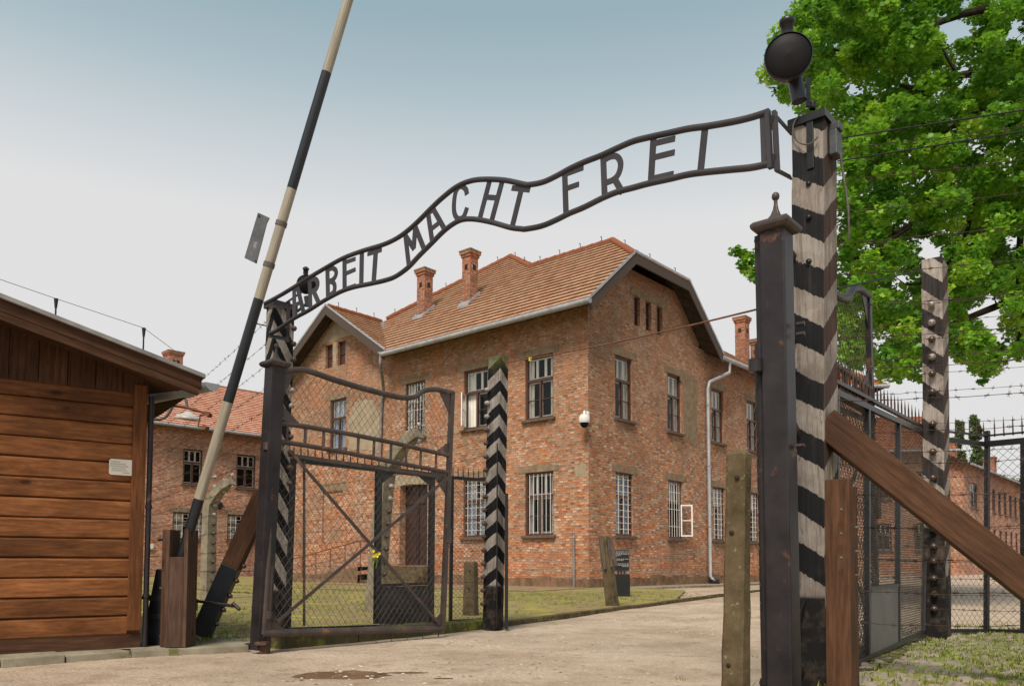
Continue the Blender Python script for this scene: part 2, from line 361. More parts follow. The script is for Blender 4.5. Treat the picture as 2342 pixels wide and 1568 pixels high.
M['ink_w'] = plain('white_lettering', (.62, .60, .58), (.55, .53, .51), .6, 9, 0, 0)
M['platebk'] = plain('scratched_dark_plate', (.085, .088, .095), (.045, .047, .052), .5, 6, .3, .2, spots=((.24, .24, .25), 14, .62))
M['poleB'] = plain('pole_black_paint', (.012, .016, .022), (.008, .010, .014), .38, 6, 0, .1)
M['poleW'] = wood_mat('pole_white_paint', (.46, .41, .32), (.21, .18, .14), rough=.5, knots=False, grey=(.30, .26, .20))
M['yellow'] = plain('yellow_petals', (.75, .62, .08), (.5, .40, .05), .6, 30, 0, 0)
M['stemg'] = plain('green_stems', (.16, .24, .04), (.08, .13, .02), .6, 30, 0, 0)
M['pipe_rust'] = plain('rusty_pipe', (.22, .10, .055), (.12, .055, .035), .6, 12, .1, .2)
M['hookgreen'] = plain('green_box_paint', (.04, .11, .07), (.025, .07, .045), .5, 6, 0, 0)
M['reflector'] = plain('lamp_lens', (.012, .011, .012), (.008, .008, .009), .51, 4, 0, 0)
M['lampbody'] = plain('lamp_body_paint', (.030, .034, .042), (.018, .020, .026), .35, 8, .2, 0)
M['shade'] = plain('enamel_lamp_shade', (.50, .48, .44), (.34, .32, .29), .4, 8, 0, 0)
M['bark'] = plain('bark', (.055, .042, .032), (.022, .017, .014), .95, 9, 0, .9)
M['pebble'] = plain('pebbles', (.34, .29, .235), (.17, .14, .11), .9, 4, 0, .3)
M['pebble_l'] = plain('pale_grit', (.62, .56, .47), (.42, .35, .27), .9, 4, 0, .2)
M['litter'] = plain('dead_leaves', (.30, .20, .11), (.14, .09, .05), .85, 5, 0, 0)
# glass: part clear, part mirror
gm = bpy.data.materials.new('window_glass'); gm.use_nodes = True; n = gm.node_tree; n.nodes.clear()
o_ = n.nodes.new('ShaderNodeOutputMaterial'); tr = n.nodes.new('ShaderNodeBsdfTransparent'); gl = n.nodes.new('ShaderNodeBsdfGlossy')
gl.inputs['Roughness'].default_value = .03; tr.inputs[0].default_value = (.95, .96, .95, 1); ms = n.nodes.new('ShaderNodeMixShader')
fr = n.nodes.new('ShaderNodeFresnel'); fr.inputs[0].default_value = 1.5
ad = mathn(n, 'MULTIPLY', fr.outputs[0], .75); n.links.new(ad, ms.inputs[0]); n.links.new(tr.outputs[0], ms.inputs[1]); n.links.new(gl.outputs[0], ms.inputs[2]); n.links.new(ms.outputs[0], o_.inputs[0])
M['glass'] = gm
# striped paint on old posts: uv.x = metres round, uv.y = stripe coordinate, object z fades to black foot
def stripe_mat(name, foot, hi=(.46, .41, .36), foot_top=.75, moss=None, faded=False, grey=False):
    m, n, p = newmat(name); uv = coords(n, 'UV'); ob = coords(n, 'Object'); sp = nd(n, 'ShaderNodeSeparateXYZ'); n.links.new(uv, sp.inputs[0])
    wob = mathn(n, 'ADD', mathn(n, 'MULTIPLY', mathn(n, 'SUBTRACT', noise(n, ob, 5, 3), .5), .16), mathn(n, 'MULTIPLY', mathn(n, 'SUBTRACT', noise(n, coords(n, 'Object', (70, 70, 12)), 1, 3), .5), .10))
    fr_ = mathn(n, 'FRACT', mathn(n, 'ADD', sp.outputs[1], wob)); st = ramp(n, fr_, [(.0, g(1)), (.485, g(1)), (.50, g(0)), (.985, g(0)), (1., g(1))])
    grain = noise(n, coords(n, 'Object', (26, 26, 1.6)), 1, 7, .7); gf = noise(n, coords(n, 'Object', (90, 90, 7)), 1, 4, .7); blo = noise(n, ob, 5, 5, .65)
    wh = ramp(n, grain, [(.33, (.12, .085, .065)), (.46, tuple(x*.8 for x in hi)), (.68, hi)])
    wh = mixc(n, ramp(n, gf, [(.52, g(0)), (.66, g(.7))]), wh, (.16, .12, .10))
    wh = mixc(n, ramp(n, blo, [(.44, g(0)), (.66, g(.8))]), wh, (.17, .138, .118))
    bk = ramp(n, grain, [(.35, (.007, .007, .008)), (.64, (.016, .016, .018)), (.76, (.07, .062, .058))])
    chip = noise(n, coords(n, 'Object', (40, 40, 14)), 1, 5, .7); wh = mixc(n, ramp(n, chip, [(.60, g(0)), (.68, g(.8))]), wh, (.13, .085, .065))
    bk = mixc(n, ramp(n, blo, [(.56, g(0)), (.74, g(.45))]), bk, (.05, .043, .038))
    if grey: bk = ramp(n, grain, [(.35, (.022, .019, .019)), (.6, (.05, .043, .042)), (.74, (.14, .115, .105))])
    if faded: bk = ramp(n, grain, [(.35, (.05, .032, .028)), (.6, (.10, .062, .054)), (.74, (.20, .15, .13))])
    c = mixc(n, st, wh, bk)
    so = nd(n, 'ShaderNodeSeparateXYZ'); n.links.new(ob, so.inputs[0])
    if foot:
        ft = ramp(n, mathn(n, 'ADD', so.outputs[2], mathn(n, 'MULTIPLY', grain, .04)), [(foot_top/4, g(1)), (foot_top/4+.004, g(0))])
        # ramp input must be 0..1: divide height by 4
        dv = mathn(n, 'DIVIDE', so.outputs[2], 4.)
        ft = ramp(n, dv, [(foot_top/4, g(1)), (foot_top/4+.004, g(0))])
        c = mixc(n, ft, c, ramp(n, blo, [(.45, (.016, .015, .015)), (.72, (.15, .11, .085))]))
    if moss:
        mz = mathn(n, 'DIVIDE', mathn(n, 'ADD', so.outputs[2], mathn(n, 'MULTIPLY', blo, .35)), 4.); c = mixc(n, ramp(n, mz, [(moss/4, g(0)), (moss/4+.04, g(.85))]), c, (.085, .085, .018))
    n.links.new(c, p.inputs['Base Color']); p.inputs['Roughness'].default_value = .85; p.inputs['Specular IOR Level'].default_value = .25
    bump(n, p, mathn(n, 'ADD', grain, gf), .7, .006); return m
M['stripe'] = stripe_mat('striped_post_paint', True, (.38, .34, .30), foot_top=.55)
M['stripe_side'] = stripe_mat('striped_post_faded_side', True, (.42, .365, .325), foot_top=.5, faded=True)
M['stripe_m'] = stripe_mat('striped_post_paint_mossy', True, (.40, .37, .33), foot_top=.48, moss=2.95)
M['stripe_l'] = stripe_mat('striped_post_paint_worn', True, (.40, .37, .32), foot_top=.42)
M['stripe_r'] = stripe_mat('striped_post_paint_light', True, (.46, .40, .36), foot_top=.9, grey=True)
# ground materials
def ground_mat(name, cols, scale, extra=None, bmp=.6, rough=.95, fine=45):
    m, n, p = newmat(name); ob = coords(n)
    a = noise(n, ob, scale, 7, .65); c = ramp(n, a, cols)
    fn = noise(n, ob, fine, 5, .75); c = mixc(n, .55, c, ramp(n, fn, [(.32, g(.25)), (.68, g(.75))]), 'OVERLAY')
    if extra:
        for (col, sc, th, amt) in extra:
            k = ramp(n, noise(n, ob, sc, 6, .7), [(th, g(0)), (th+.10, g(amt))]); c = mixc(n, k, c, col)
    vo = nd(n, 'ShaderNodeTexVoronoi'); vo.inputs['Scale'].default_value = fine*.9; n.links.new(ob, vo.inputs['Vector'])
    n.links.new(c, p.inputs['Base Color']); p.inputs['Roughness'].default_value = rough
    bump(n, p, mathn(n, 'ADD', fn, mathn(n, 'MULTIPLY', vo.outputs['Distance'], .6)), bmp, .012); return m, n, p
M['road'], n_, p_ = ground_mat('packed_earth_road', [(.3, (.36, .265, .19)), (.5, (.49, .38, .285)), (.7, (.57, .46, .36))], .9,
    [((.34, .235, .15), 1.7, .56, .6), ((.70, .62, .52), 16, .64, .8), ((.27, .185, .12), 5, .55, .6), ((.20, .14, .095), 28, .62, .8)], .9)
rr = ramp(n_, noise(n_, coords(n_), .9, 4), [(.45, g(.5)), (.6, g(.95))]); n_.links.new(rr, p_.inputs['Roughness'])
M['soil'], _, _ = ground_mat('bare_soil', [(.3, (.11, .08, .05)), (.6, (.22, .17, .11)), (.75, (.17, .17, .06))], .5)
M['lawn'], _, _ = ground_mat('mossy_lawn', [(.28, (.17, .135, .075)), (.42, (.26, .215, .085)), (.55, (.29, .27, .065)), (.72, (.23, .245, .055))], 1.1,
    [((.27, .20, .125), 3.2, .46, .9), ((.40, .37, .065), 1.3, .53, .75), ((.20, .14, .085), 9, .52, .85)], .8)
M['lawn2'], _, _ = ground_mat('stony_moss', [(.28, (.13, .10, .06)), (.42, (.22, .17, .10)), (.54, (.25, .24, .06)), (.72, (.22, .29, .045))], 1.6,
    [((.23, .18, .12), 11, .62, .6), ((.24, .32, .04), 2.3, .46, .9)], .9, fine=30)
M['earth'], _, _ = ground_mat('trodden_earth', [(.3, (.21, .145, .085)), (.6, (.33, .235, .145)), (.75, (.30, .25, .11))], 1.3, [((.44, .36, .27), 7, .62, .5), ((.16, .105, .06), 3, .56, .6)], .8)
M['pave'], _, _ = ground_mat('worn_pavement', [(.3, (.20, .155, .11)), (.7, (.34, .28, .21))], 1.2, [((.42, .38, .31), 5, .62, .5)], .4)
wm, n, p = newmat('puddle_water'); ob = coords(n)
n.links.new(ramp(n, noise(n, ob, 3, 4), [(.35, (.11, .060, .032)), (.7, (.19, .115, .07))]), p.inputs['Base Color']); p.inputs['Roughness'].default_value = .22; p.inputs['Specular IOR Level'].default_value = .18
bump(n, p, noise(n, ob, 14, 2), .12, .004)
M['water'] = wm
for m_ in M.values():
    for nd_ in m_.node_tree.nodes:
        if nd_.type == 'BSDF_PRINCIPLED' and nd_.inputs['Roughness'].default_value > .5: nd_.inputs['Specular IOR Level'].default_value = .12
for k_ in ('iron', 'stripe', 'steelplate'): [setattr(nd_.inputs['Specular IOR Level'], 'default_value', .28) for nd_ in M[k_].node_tree.nodes if nd_.type == 'BSDF_PRINCIPLED']
for k_ in ('road', 'shed', 'timber', 'timber_d', 'trim'): [setattr(nd_.inputs['Specular IOR Level'], 'default_value', .14) for nd_ in M[k_].node_tree.nodes if nd_.type == 'BSDF_PRINCIPLED']
def leaf_mat(name, stops, trans=.45):
    m = bpy.data.materials.new(name); m.use_nodes = True; n = m.node_tree; n.nodes.clear()
    o = n.nodes.new('ShaderNodeOutputMaterial'); p = n.nodes.new('ShaderNodeBsdfPrincipled'); t = n.nodes.new('ShaderNodeBsdfTranslucent')
    uv = nd(n, 'ShaderNodeUVMap'); sp = nd(n, 'ShaderNodeSeparateXYZ'); n.links.new(uv.outputs[0], sp.inputs[0])
    c = ramp(n, sp.outputs[0], stops); n.links.new(c, p.inputs['Base Color']); p.inputs['Roughness'].default_value = .45
    c2 = mixc(n, .5, c, (.22, .34, .03)); n.links.new(c2, t.inputs[0])
    mm = n.nodes.new('ShaderNodeMixShader'); mm.inputs[0].default_value = trans; n.links.new(p.outputs[0], mm.inputs[1]); n.links.new(t.outputs[0], mm.inputs[2]); n.links.new(mm.outputs[0], o.inputs[0]); return m
M['leaf'] = leaf_mat('oak_leaves', [(0, (.040, .15, .018)), (.35, (.12, .35, .028)), (.7, (.27, .54, .04)), (1, (.52, .70, .06))], .46)
M['leaf_far'] = leaf_mat('poplar_leaves', [(0, (.07, .14, .055)), (1, (.20, .30, .12))], .3)
M['grass'] = leaf_mat('grass_blades', [(0, (.14, .17, .03)), (.6, (.26, .28, .05)), (1, (.40, .38, .08))], .3)
# ------------------------------------------------------------ ground
def flat(name, poly, z, mat, parent=None, kind='structure'):
    mb = MB(); mb.face([V((p[0], p[1], z)) for p in poly]); o = mb.build(name, mat)
    if kind: o['kind'] = kind
    return o
flat('ground', [(-900, -300), (900, -300), (900, 1500), (-900, 1500)], -.03, M['soil'])
K = [gz(0, 1530), gz(150, 1519), gz(300, 1507), gz(570, 1493), gz(640, 1487), gz(820, 1470), gz(1010, 1451), gz(1142, 1438), gz(1290, 1416), gz(1450, 1393), gz(1560, 1378), gz(1660, 1364), gz(1740, 1353)]
K = [(p.x, p.y) for p in K]
kdir = V((K[0][0]-K[1][0], K[0][1]-K[1][1], 0)).normalized()
KL = [(K[0][0]+kdir.x*6, K[0][1]+kdir.y*6)]+K
# road surface: gently uneven sheet
from mathutils import noise as mnoise
HOL = [(-1.12, 5.30, .33, .25, .024), (-.66, 5.42, .13, .06, .014), (-.42, 5.14, .10, .06, .012), (-.2, 4.9, .16, .05, .008)]
def road_h(x, y):
    k = min(1, max(0, (y-1)/3))
    z = .012+.012*k*mnoise.noise(V((x*.6, y*.6, 0)))+.0045*mnoise.noise(V((x*3.1, y*3.1, 4)))+.0028*mnoise.noise(V((x*9, y*9, 9)))
    for hx, hy, rx, ry, dp in HOL: z -= dp*math.exp(-((x-hx)/rx)**2-((y-hy)/ry)**2)
    return max(z, .003) if abs(x+1) > 1.6 or abs(y-5.3) > .8 else z
def road():
    mb = MB(); xs = np.concatenate([np.linspace(-9, -3.3, 8), np.linspace(-3.2, 2, 170), np.linspace(2.2, 34, 40)]); ys = np.concatenate([np.linspace(-3, 4.2, 12), np.linspace(4.25, 7, 150), np.linspace(7.05, 16, 90), np.linspace(16.5, 60, 30)])
    nx, ny = len(xs), len(ys); vs = [(x, y, road_h(x, y)) for y in ys for x in xs]; fs = []
    for j in range(ny-1):
        for i in range(nx-1): a = j*nx+i; fs.append((a, a+1, a+nx+1, a+nx))
    mb.raw(vs, fs, True); o = mb.build('road', M['road']); o['kind'] = 'structure'
road()
# left lawn behind the kerb and to the far buildings
flat('lawn', [(x+(-.1), y+.1) for x, y in KL[:12]][::1]+[(4.5, 21), (2.2, 24), (-30, 60), (-70, 60), (-30, 4)], .055, M['lawn'])
flat('courtyard', [(-90, 42), (-28, 42), (-28, 120), (-90, 120)], .03, M['pave'])
# kerb stones with real height
def kerb(name, pts, h, w, mat, z0=0, inward=1, seg=.95):
    mb = MB()
    for i in range(len(pts)-1):
        a, b = V((*pts[i], 0)), V((*pts[i+1], 0)); L = (b-a).length; d = (b-a)/L; nn = V((-d.y, d.x, 0))*inward
        k = max(1, round(L/seg))
        for j in range(k):
            p, q = a+d*(L*j/k+.006), a+d*(L*(j+1)/k-.006); hh = h+random.uniform(-.012, .006); sh = nn*random.uniform(-.012, .012)
            mb.box((p+q)/2+nn*w/2+sh+UP*(z0+hh/2-.02), (q-p)/2, nn*w/2, UP*(hh/2+.02))
    o = mb.build(name, mat, bevel=.008); o['kind'] = 'structure'; return o
kerb('kerb', KL[:5], .075, .30, M['slab'])
kerb('kerb_of_the_fence', K[4:8], .12, .26, M['slab_moss'])
kerb('lawn_kerb', K[7:13], .07, .12, M['conc_moss'])
flat('paved_threshold', [(K[i][0]-.1, K[i][1]+.12) for i in range(2, 5)]+[(-1.9, 7.4), (-2.6, 7.5), (-3.2, 7.2), (-3.2, 6.3)], .066, M['slab'])
# raised verge on the right
vr = [gz(1915, 1545, .13), gz(1985, 1512, .13), gz(2060, 1474, .13), gz(2118, 1447, .13), gz(2260, 1443, .13), gz(2420, 1446, .13)]
vr = [(p.x, p.y) for p in vr]
flat('verge', [(1.62, 3.4)]+[(1.62, 4.4)]+vr+[(9, 6.5), (9, 1.5), (3.2, 1.5)], .13, M['lawn2'])
kerb('verge_kerb', [(1.55, 4.5)]+vr, .14, .14, M['slab_moss'], inward=-1)
kerb('front_verge_kerb', [(1.62, 3.46), (3.5, 3.66)], .16, .13, M['slab_moss'])
# puddle
def blob(cx_, cy_, rx, ry, z, seed, n=44, sq=.35):
    r = random.Random(seed); ph = [r.uniform(0, 6.28) for _ in range(5)]; P = []
    for k in range(n):
        t = 2*math.pi*k/n; q = 1+sum(sq/(i+1.5)*math.sin((i+2)*t+ph[i]) for i in range(5)); P.append((cx_+rx*q*math.cos(t), cy_+ry*q*math.sin(t)))
    return P
flat('puddle', [(-1.9, 4.75), (.1, 4.75), (.1, 5.85), (-1.9, 5.85)], .0008, M['water'])
flat('puddle', blob(5.35, 17.1, .9, .25, 0, 5, sq=.3), .012, M['water'])
# pebbles, litter and tufts: nobody could count them
def scatter_stones(name, n, area, zf, smin, smax, mat, flatk=.45):
    mb = MB()
    for _ in range(n):
        x, y = area(); s = random.uniform(smin, smax); a = random.uniform(0, 6.28); z = zf
        sx_, sy_ = s*random.uniform(.7, 1.4), s*random.uniform(.6, 1.1); vs = []
        for k in range(6):
            t = a+k*math.pi/3+random.uniform(-.25, .25); vs.append((x+sx_*math.cos(t), y+sy_*math.sin(t), z))
        top = [(x+(p[0]-x)*.6, y+(p[1]-y)*.6, z+s*flatk*random.uniform(.6, 1.3)) for p in vs]
        mb.raw(vs+top, [(i, (i+1) % 6, (i+1) % 6+6, i+6) for i in range(6)]+[tuple(range(6, 12))])
    o = mb.build(name, mat); o['kind'] = 'stuff'; o['label'] = name.replace('_', ' ')+' lying loose on the ground'; o['category'] = 'ground cover'
def poly_area(poly):
    xs = [p[0] for p in poly]; ys = [p[1] for p in poly]
    def inside(x, y):
        c = False
        for i in range(len(poly)):
            x1, y1 = poly[i]; x2, y2 = poly[i-1]
            if (y1 > y) != (y2 > y) and x < (x2-x1)*(y-y1)/(y2-y1)+x1: c = not c
        return c
    def f():
        while True:
            x, y = random.uniform(min(xs), max(xs)), random.uniform(min(ys), max(ys))
            if inside(x, y): return x, y
    return f
A_road = poly_area([(-3, 4.6), (-1.5, 6.3), (0, 8.6), (1.8, 11.6), (6, 20), (7, 20), (2.2, 8), (1.2, 4.6)])
scatter_stones('road_pebbles', 1300, A_road, .010, .003, .014, M['pebble_l'], .35)
scatter_stones('road_leaf_litter', 420, A_road, .012, .004, .016, M['litter'], .2)
A_ver = poly_area([(1.7, 3.5), (1.7, 4.4)]+vr[:5]+[(6.5, 7), (5, 3.7)])
scatter_stones('verge_stones', 3200, A_ver, .13, .010, .042, M['pebble'], .35)
A_lawn = poly_area([(-6.5, 7.8), (-2.6, 7.4), (-1.9, 7.2), (-.3, 9.4), (1.7, 12.6), (4.4, 18.5), (-6, 24), (-14, 30), (-9, 14)])
scatter_stones('lawn_litter', 2600, A_lawn, .055, .012, .045, M['litter'], .25)
def tufts(name, n, area, z, hmin, hmax, blades, mat, label, clump=None):
    mb = MB()
    cs = [area() for _ in range(clump)] if clump else None
    for _ in range(n):
        if cs: c = random.choice(cs); x, y = c[0]+random.gauss(0, .35), c[1]+random.gauss(0, .45)
        else: x, y = area()
        tone = random.random()
        for b in range(blades):
            a = random.uniform(0, 6.28); h = random.uniform(hmin, hmax); w = random.uniform(.002, .0052); lx, ly = math.cos(a), math.sin(a); ln = h*random.uniform(.2, .9)
            px_, py_ = x+random.gauss(0, .02), y+random.gauss(0, .02); u = min(1, max(0, tone*.6+random.random()*.4))
            mb.face([(px_-ly*w, py_+lx*w, z), (px_+ly*w, py_-lx*w, z), (px_+lx*ln+ly*w*.5, py_+ly*ln-lx*w*.5, z+h*.7), (px_+lx*ln*1.5, py_+ly*ln*1.5, z+h)], [(u, 0)]*4)
    o = mb.build(name, mat); o['kind'] = 'stuff'; o['label'] = label; o['category'] = 'grass'
tufts('grass_tufts', 4200, A_lawn, .055, .012, .045, 5, M['grass'], 'short yellow green grass and weeds on the lawn behind the gate', clump=70)
tufts('verge_grass', 5200, A_ver, .13, .008, .034, 7, M['grass'], 'sparse bright grass among stones on the right verge', clump=26)
A_k = poly_area([(-3.3, 6.2), (-2.1, 6.9), (-2.1, 7.6), (-3.6, 7.6)])
tufts('threshold_weeds', 160, A_k, .066, .02, .06, 5, M['grass'], 'little weeds between the kerb stones by the barrier stand')
# ------------------------------------------------------------ brick buildings
LD = V((-math.cos(YAW), math.sin(YAW), 0)); RD = V((math.sin(YAW), math.cos(YAW), 0))
def clip_t(poly, lo, hi):
    def half(P, f):
        o = []
        for i in range(len(P)):
            a, b = P[i-1], P[i]; fa, fb = f(a), f(b)
            if (fa >= 0) != (fb >= 0): t = fa/(fa-fb); o.append((a[0]+(b[0]-a[0])*t, a[1]+(b[1]-a[1])*t))
            if fb >= 0: o.append(b)
        return o
    P = half(poly, lambda p: p[1]-lo); return half(P, lambda p: hi-p[1]) if P else []
def roof_plane(mb, poly, row=.28, lift=.05, under=.10):
    P = [V(p) for p in poly]; nn = V((0, 0, 0))
    for i in range(len(P)): nn += (P[i]-P[0]).cross(P[(i+1) % len(P)]-P[0])
    nn.normalize()
    if nn.z < 0: nn = -nn; P.reverse()
    u = UP.cross(nn).normalized(); t = nn.cross(u).normalized()
    if t.z < 0: t = -t; u = -u
    O = P[0]; Q = [((p-O).dot(u), (p-O).dot(t)) for p in P]; tmin = min(q[1] for q in Q); tmax = max(q[1] for q in Q)
    k = 0; lo = tmin
    while lo < tmax-1e-4:
        hi = min(lo+row, tmax+1e-3); S = clip_t(Q, lo, hi)
        if len(S) >= 3:
            pts = [O+u*a+t*b+nn*(lift*(1-(b-lo)/row)+.004) for a, b in S]
            mb.face(pts, [(a+20+(.1 if k % 2 else 0), (b-lo)+k*row) for a, b in S], 0)
            bt = [q for q in S if abs(q[1]-lo) < 1e-4]
            if len(bt) >= 2:
                a0, a1 = min(q[0] for q in bt), max(q[0] for q in bt)
                A_, B_ = O+u*a0+t*lo, O+u*a1+t*lo
                mb.face([A_-nn*.01, B_-nn*.01, B_+nn*(lift+.004), A_+nn*(lift+.004)], [(a0+20, k*row-.01), (a1+20, k*row-.01), (a1+20, k*row+.02), (a0+20, k*row+.02)], 0)
        lo += row; k += 1
    mb.face([p-nn*under for p in P][::-1], None, 1)
    for i in range(len(P)):
        j = (i+1) % len(P); mb.face([P[i]-nn*.01, P[i]-nn*under, P[j]-nn*under, P[j]-nn*.01], None, 1)
def ridge_caps(mb, p0, p1, r=.10, step=.36):
    p0, p1 = V(p0), V(p1); L = (p1-p0).length; d = (p1-p0)/L; k = max(1, int(L/step))
    for i in range(k):
        a = p0+d*(L*i/k); b = p0+d*(L*(i+1)/k+.04); mb.tube([a, b], [r*1.12, r*.92], 10, 0)
def wall(mb, O, du, n, profile, holes, z0=0, depth=.16, uoff=0):
    O = V(O)
    def prof(u):
        for (u0, h0), (u1, h1) in zip(profile, profile[1:]):
            if u0-1e-6 <= u <= u1+1e-6: return h0+(h1-h0)*((u-u0)/(u1-u0) if u1 > u0 else 0)
        return profile[-1][1]
    us = sorted(set([round(p[0], 5) for p in profile]+[round(h[0], 5) for h in holes]+[round(h[1], 5) for h in holes]))
    def q(u, z): return O+du*u+UP*z
    for ua, ub in zip(us, us[1:]):
        if ub-ua < 1e-4: continue
        um = (ua+ub)/2; hs = sorted([h for h in holes if h[0] <= um <= h[1]], key=lambda h: h[2]); z = z0
        for h in hs:
            mb.face([q(ua, z), q(ub, z), q(ub, h[2]), q(ua, h[2])], [(ua+uoff, z), (ub+uoff, z), (ub+uoff, h[2]), (ua+uoff, h[2])]); z = h[3]
        ta, tb = prof(ua+1e-5), prof(ub-1e-5)
        mb.face([q(ua, z), q(ub, z), q(ub, tb), q(ua, ta)], [(ua+uoff, z), (ub+uoff, z), (ub+uoff, tb), (ua+uoff, ta)])
    for h in holes:
        dd = h[4] if len(h) > 4 else depth; c = [(h[0], h[2]), (h[1], h[2]), (h[1], h[3]), (h[0], h[3])]
        for i in range(4):
            a, b = c[i], c[(i+1) % 4]; A_, B_ = q(*a), q(*b)
            ua_, ub_ = (a[0]+uoff, b[0]+uoff) if i in (0, 2) else (0, 0)
            if i in (0, 2): uv = [(ua_, a[1]), (ub_, b[1]), (ub_, b[1]+.078), (ua_, a[1]+.078)]
            else: uv = [(a[0], a[1]), (a[0], b[1]), (a[0]+dd, b[1]), (a[0]+dd, a[1])]
            mb.face([A_, B_, B_-n*dd, A_-n*dd], uv)
            # inner backing edge keeps light out
def window(par, O, du, n, u0, u1, z0, z1, bars=None, curtain=(.28, .28), blue=False, openl=None, depth=.16, lintel=True, half=False, dark=False, tr=.62, lint_ext=(.12, .18)):
    """frame set back in the opening; O is the wall datum"""
    q = lambda u, z, d=0: V(O)+du*u+UP*z+n*d
    w = u1-u0; h = z1-z0; zt = z0+h*tr; um = (u0+u1)/2; fd = -.10; mb = MB()
    def b(ua, ub, za, zb, d, t, m_=0, dest=None): (dest or mb).box(q((ua+ub)/2, (za+zb)/2, d), du*(ub-ua)/2, n*t/2, UP*(zb-za)/2, m_)
    fw = .065
    b(u0, u0+fw, z0, z1, fd, .08); b(u1-fw, u1, z0, z1, fd, .08); b(u0+fw, u1-fw, z1-fw, z1, fd, .078); b(u0+fw, u1-fw, z0, z0+fw, fd, .078)
    b(u0+fw, u1-fw, zt-.04, zt+.04, fd+.005, .09); 
    if openl is None or half: b(um-.035, um+.035, z0+fw, zt-.04, fd+.002, .082)
    if half: b(u0+fw, um-.035, z0+(zt-z0)*.5-.012, z0+(zt-z0)*.5+.012, fd, .04)
    if openl is None:
        zm = z0+(zt-z0)*.5; b(u0+fw, um-.035, zm-.012, zm+.012, fd, .04); b(um+.035, u1-fw, zm-.012, zm+.012, fd, .04)
    fr = mb.build('window', M['frame'], par)
    # white inner casements just behind
    mc = MB()
    for (ua, ub, za, zb) in ((u0+fw, um, z0+fw, zt-.04), (um, u1-fw, z0+fw, zt-.04), (u0+fw, (u0*2+u1)/3+.02, zt+.04, z1-fw), ((u0*2+u1)/3+.02, (u0+2*u1)/3-.02, zt+.04, z1-fw), ((u0+2*u1)/3-.02, u1-fw, zt+.04, z1-fw)):
        t = .045; d = -.142
        if openl is not None and za < zt-.1 and not (half and ub < um+.01): continue
        b(ua, ua+t, za, zb, d, .03, 0, mc); b(ub-t, ub, za, zb, d, .03, 0, mc); b(ua+t, ub-t, za, za+t, d, .028, 0, mc); b(ua+t, ub-t, zb-t, zb, d, .028, 0, mc)
    mc.build('inner_casement', M['wframe'], fr)
    gp = MB(); gp.fo = n; gp.face([q(u0+fw, z0+fw, fd-.012), q(u1-fw, z0+fw, fd-.012), q(u1-fw, zt-.04, fd-.012), q(u0+fw, zt-.04, fd-.012)]) if openl is None else None
    gp.face([q(u0+fw, zt+.04, fd-.012), q(u1-fw, zt+.04, fd-.012), q(u1-fw, z1-fw, fd-.012), q(u0+fw, z1-fw, fd-.012)])
    if half: gp.face([q(u0+fw, z0+fw, fd-.012), q(um, z0+fw, fd-.012), q(um, zt-.04, fd-.012), q(u0+fw, zt-.04, fd-.012)])
    gp.build('pane', M['glass'], fr)
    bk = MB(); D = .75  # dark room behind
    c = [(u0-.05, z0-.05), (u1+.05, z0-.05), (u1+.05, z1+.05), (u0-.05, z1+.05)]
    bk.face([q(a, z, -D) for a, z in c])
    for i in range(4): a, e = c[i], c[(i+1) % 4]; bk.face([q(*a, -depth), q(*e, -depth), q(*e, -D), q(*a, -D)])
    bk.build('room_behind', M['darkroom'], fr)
    if curtain:
        cu = MB()
        for side, fc in ((0, curtain[0]), (1, curtain[1])):
            if fc <= 0: continue
            cw = w*fc; nseg = 9
            pts = [(u0+.03+cw*i/nseg if side == 0 else u1-.03-cw+cw*i/nseg, -.19+.014*math.sin(i*2.2+side)) for i in range(nseg+1)]
            for (ua, da), (ub, db) in zip(pts, pts[1:]): cu.face([q(ua, z0+.02, da), q(ub, z0+.02, db), q(ub, z1-.02, db), q(ua, z1-.02, da)], smooth=True)
        cu.build('curtain', M['curtain_b' if blue else 'curtain'], fr)
    if bars:
        gb = MB(); nv, nh = bars
        for i in range(nv): uu = u0+fw+(w-2*fw)*(i+.5)/nv; gb.tube([q(uu, z0+.05, -.045), q(uu, z1-.05, -.045)], .0095, 5)
        for i in range(nh): zz = z0+.1+(h-.2)*(i+.5)/nh; gb.tube([q(u0+.05, zz, -.058), q(u1-.05, zz, -.058)], .0075, 5)
        gb.build('grille', M['wframe'], fr)
    if openl is not None:
        # casements swung outward on their hinges: list of (hinge u, direction angle deg from the wall, sign)
        for (hu, ang, sg) in openl:
            oc = MB(); dd_ = (du*sg*math.cos(R_(ang))+n*math.sin(R_(ang))).normalized(); nn = UP.cross(dd_); cwid = w/2-fw; za, zb = z0+fw, zt-.05; base = q(hu, 0, -.03)
            def bb(a0, a1, c0, c1): oc.box(base+dd_*((a0+a1)/2)+UP*((c0+c1)/2), dd_*(a1-a0)/2, nn*.018, UP*(c1-c0)/2)
            bb(0, .045, za, zb); bb(cwid-.045, cwid, za, zb); bb(.045, cwid-.045, za, za+.045); bb(.045, cwid-.045, zb-.045, zb); bb(.045, cwid-.045, (za+zb)/2-.014, (za+zb)/2+.014)
            e = oc.build('open_casement', M['wframe'], fr); 
            gg = MB(); gg.face([base+dd_*.045+UP*za, base+dd_*(cwid-.045)+UP*za, base+dd_*(cwid-.045)+UP*zb, base+dd_*.045+UP*zb]); gg.build('casement_pane', M['glass'], fr)
    sl = MB(); sl.box(q(um, z0-.045, -.03), du*(w/2+.09), n*.13, UP*.04); sl.build('sill', M['sill'], par, bevel=.01)
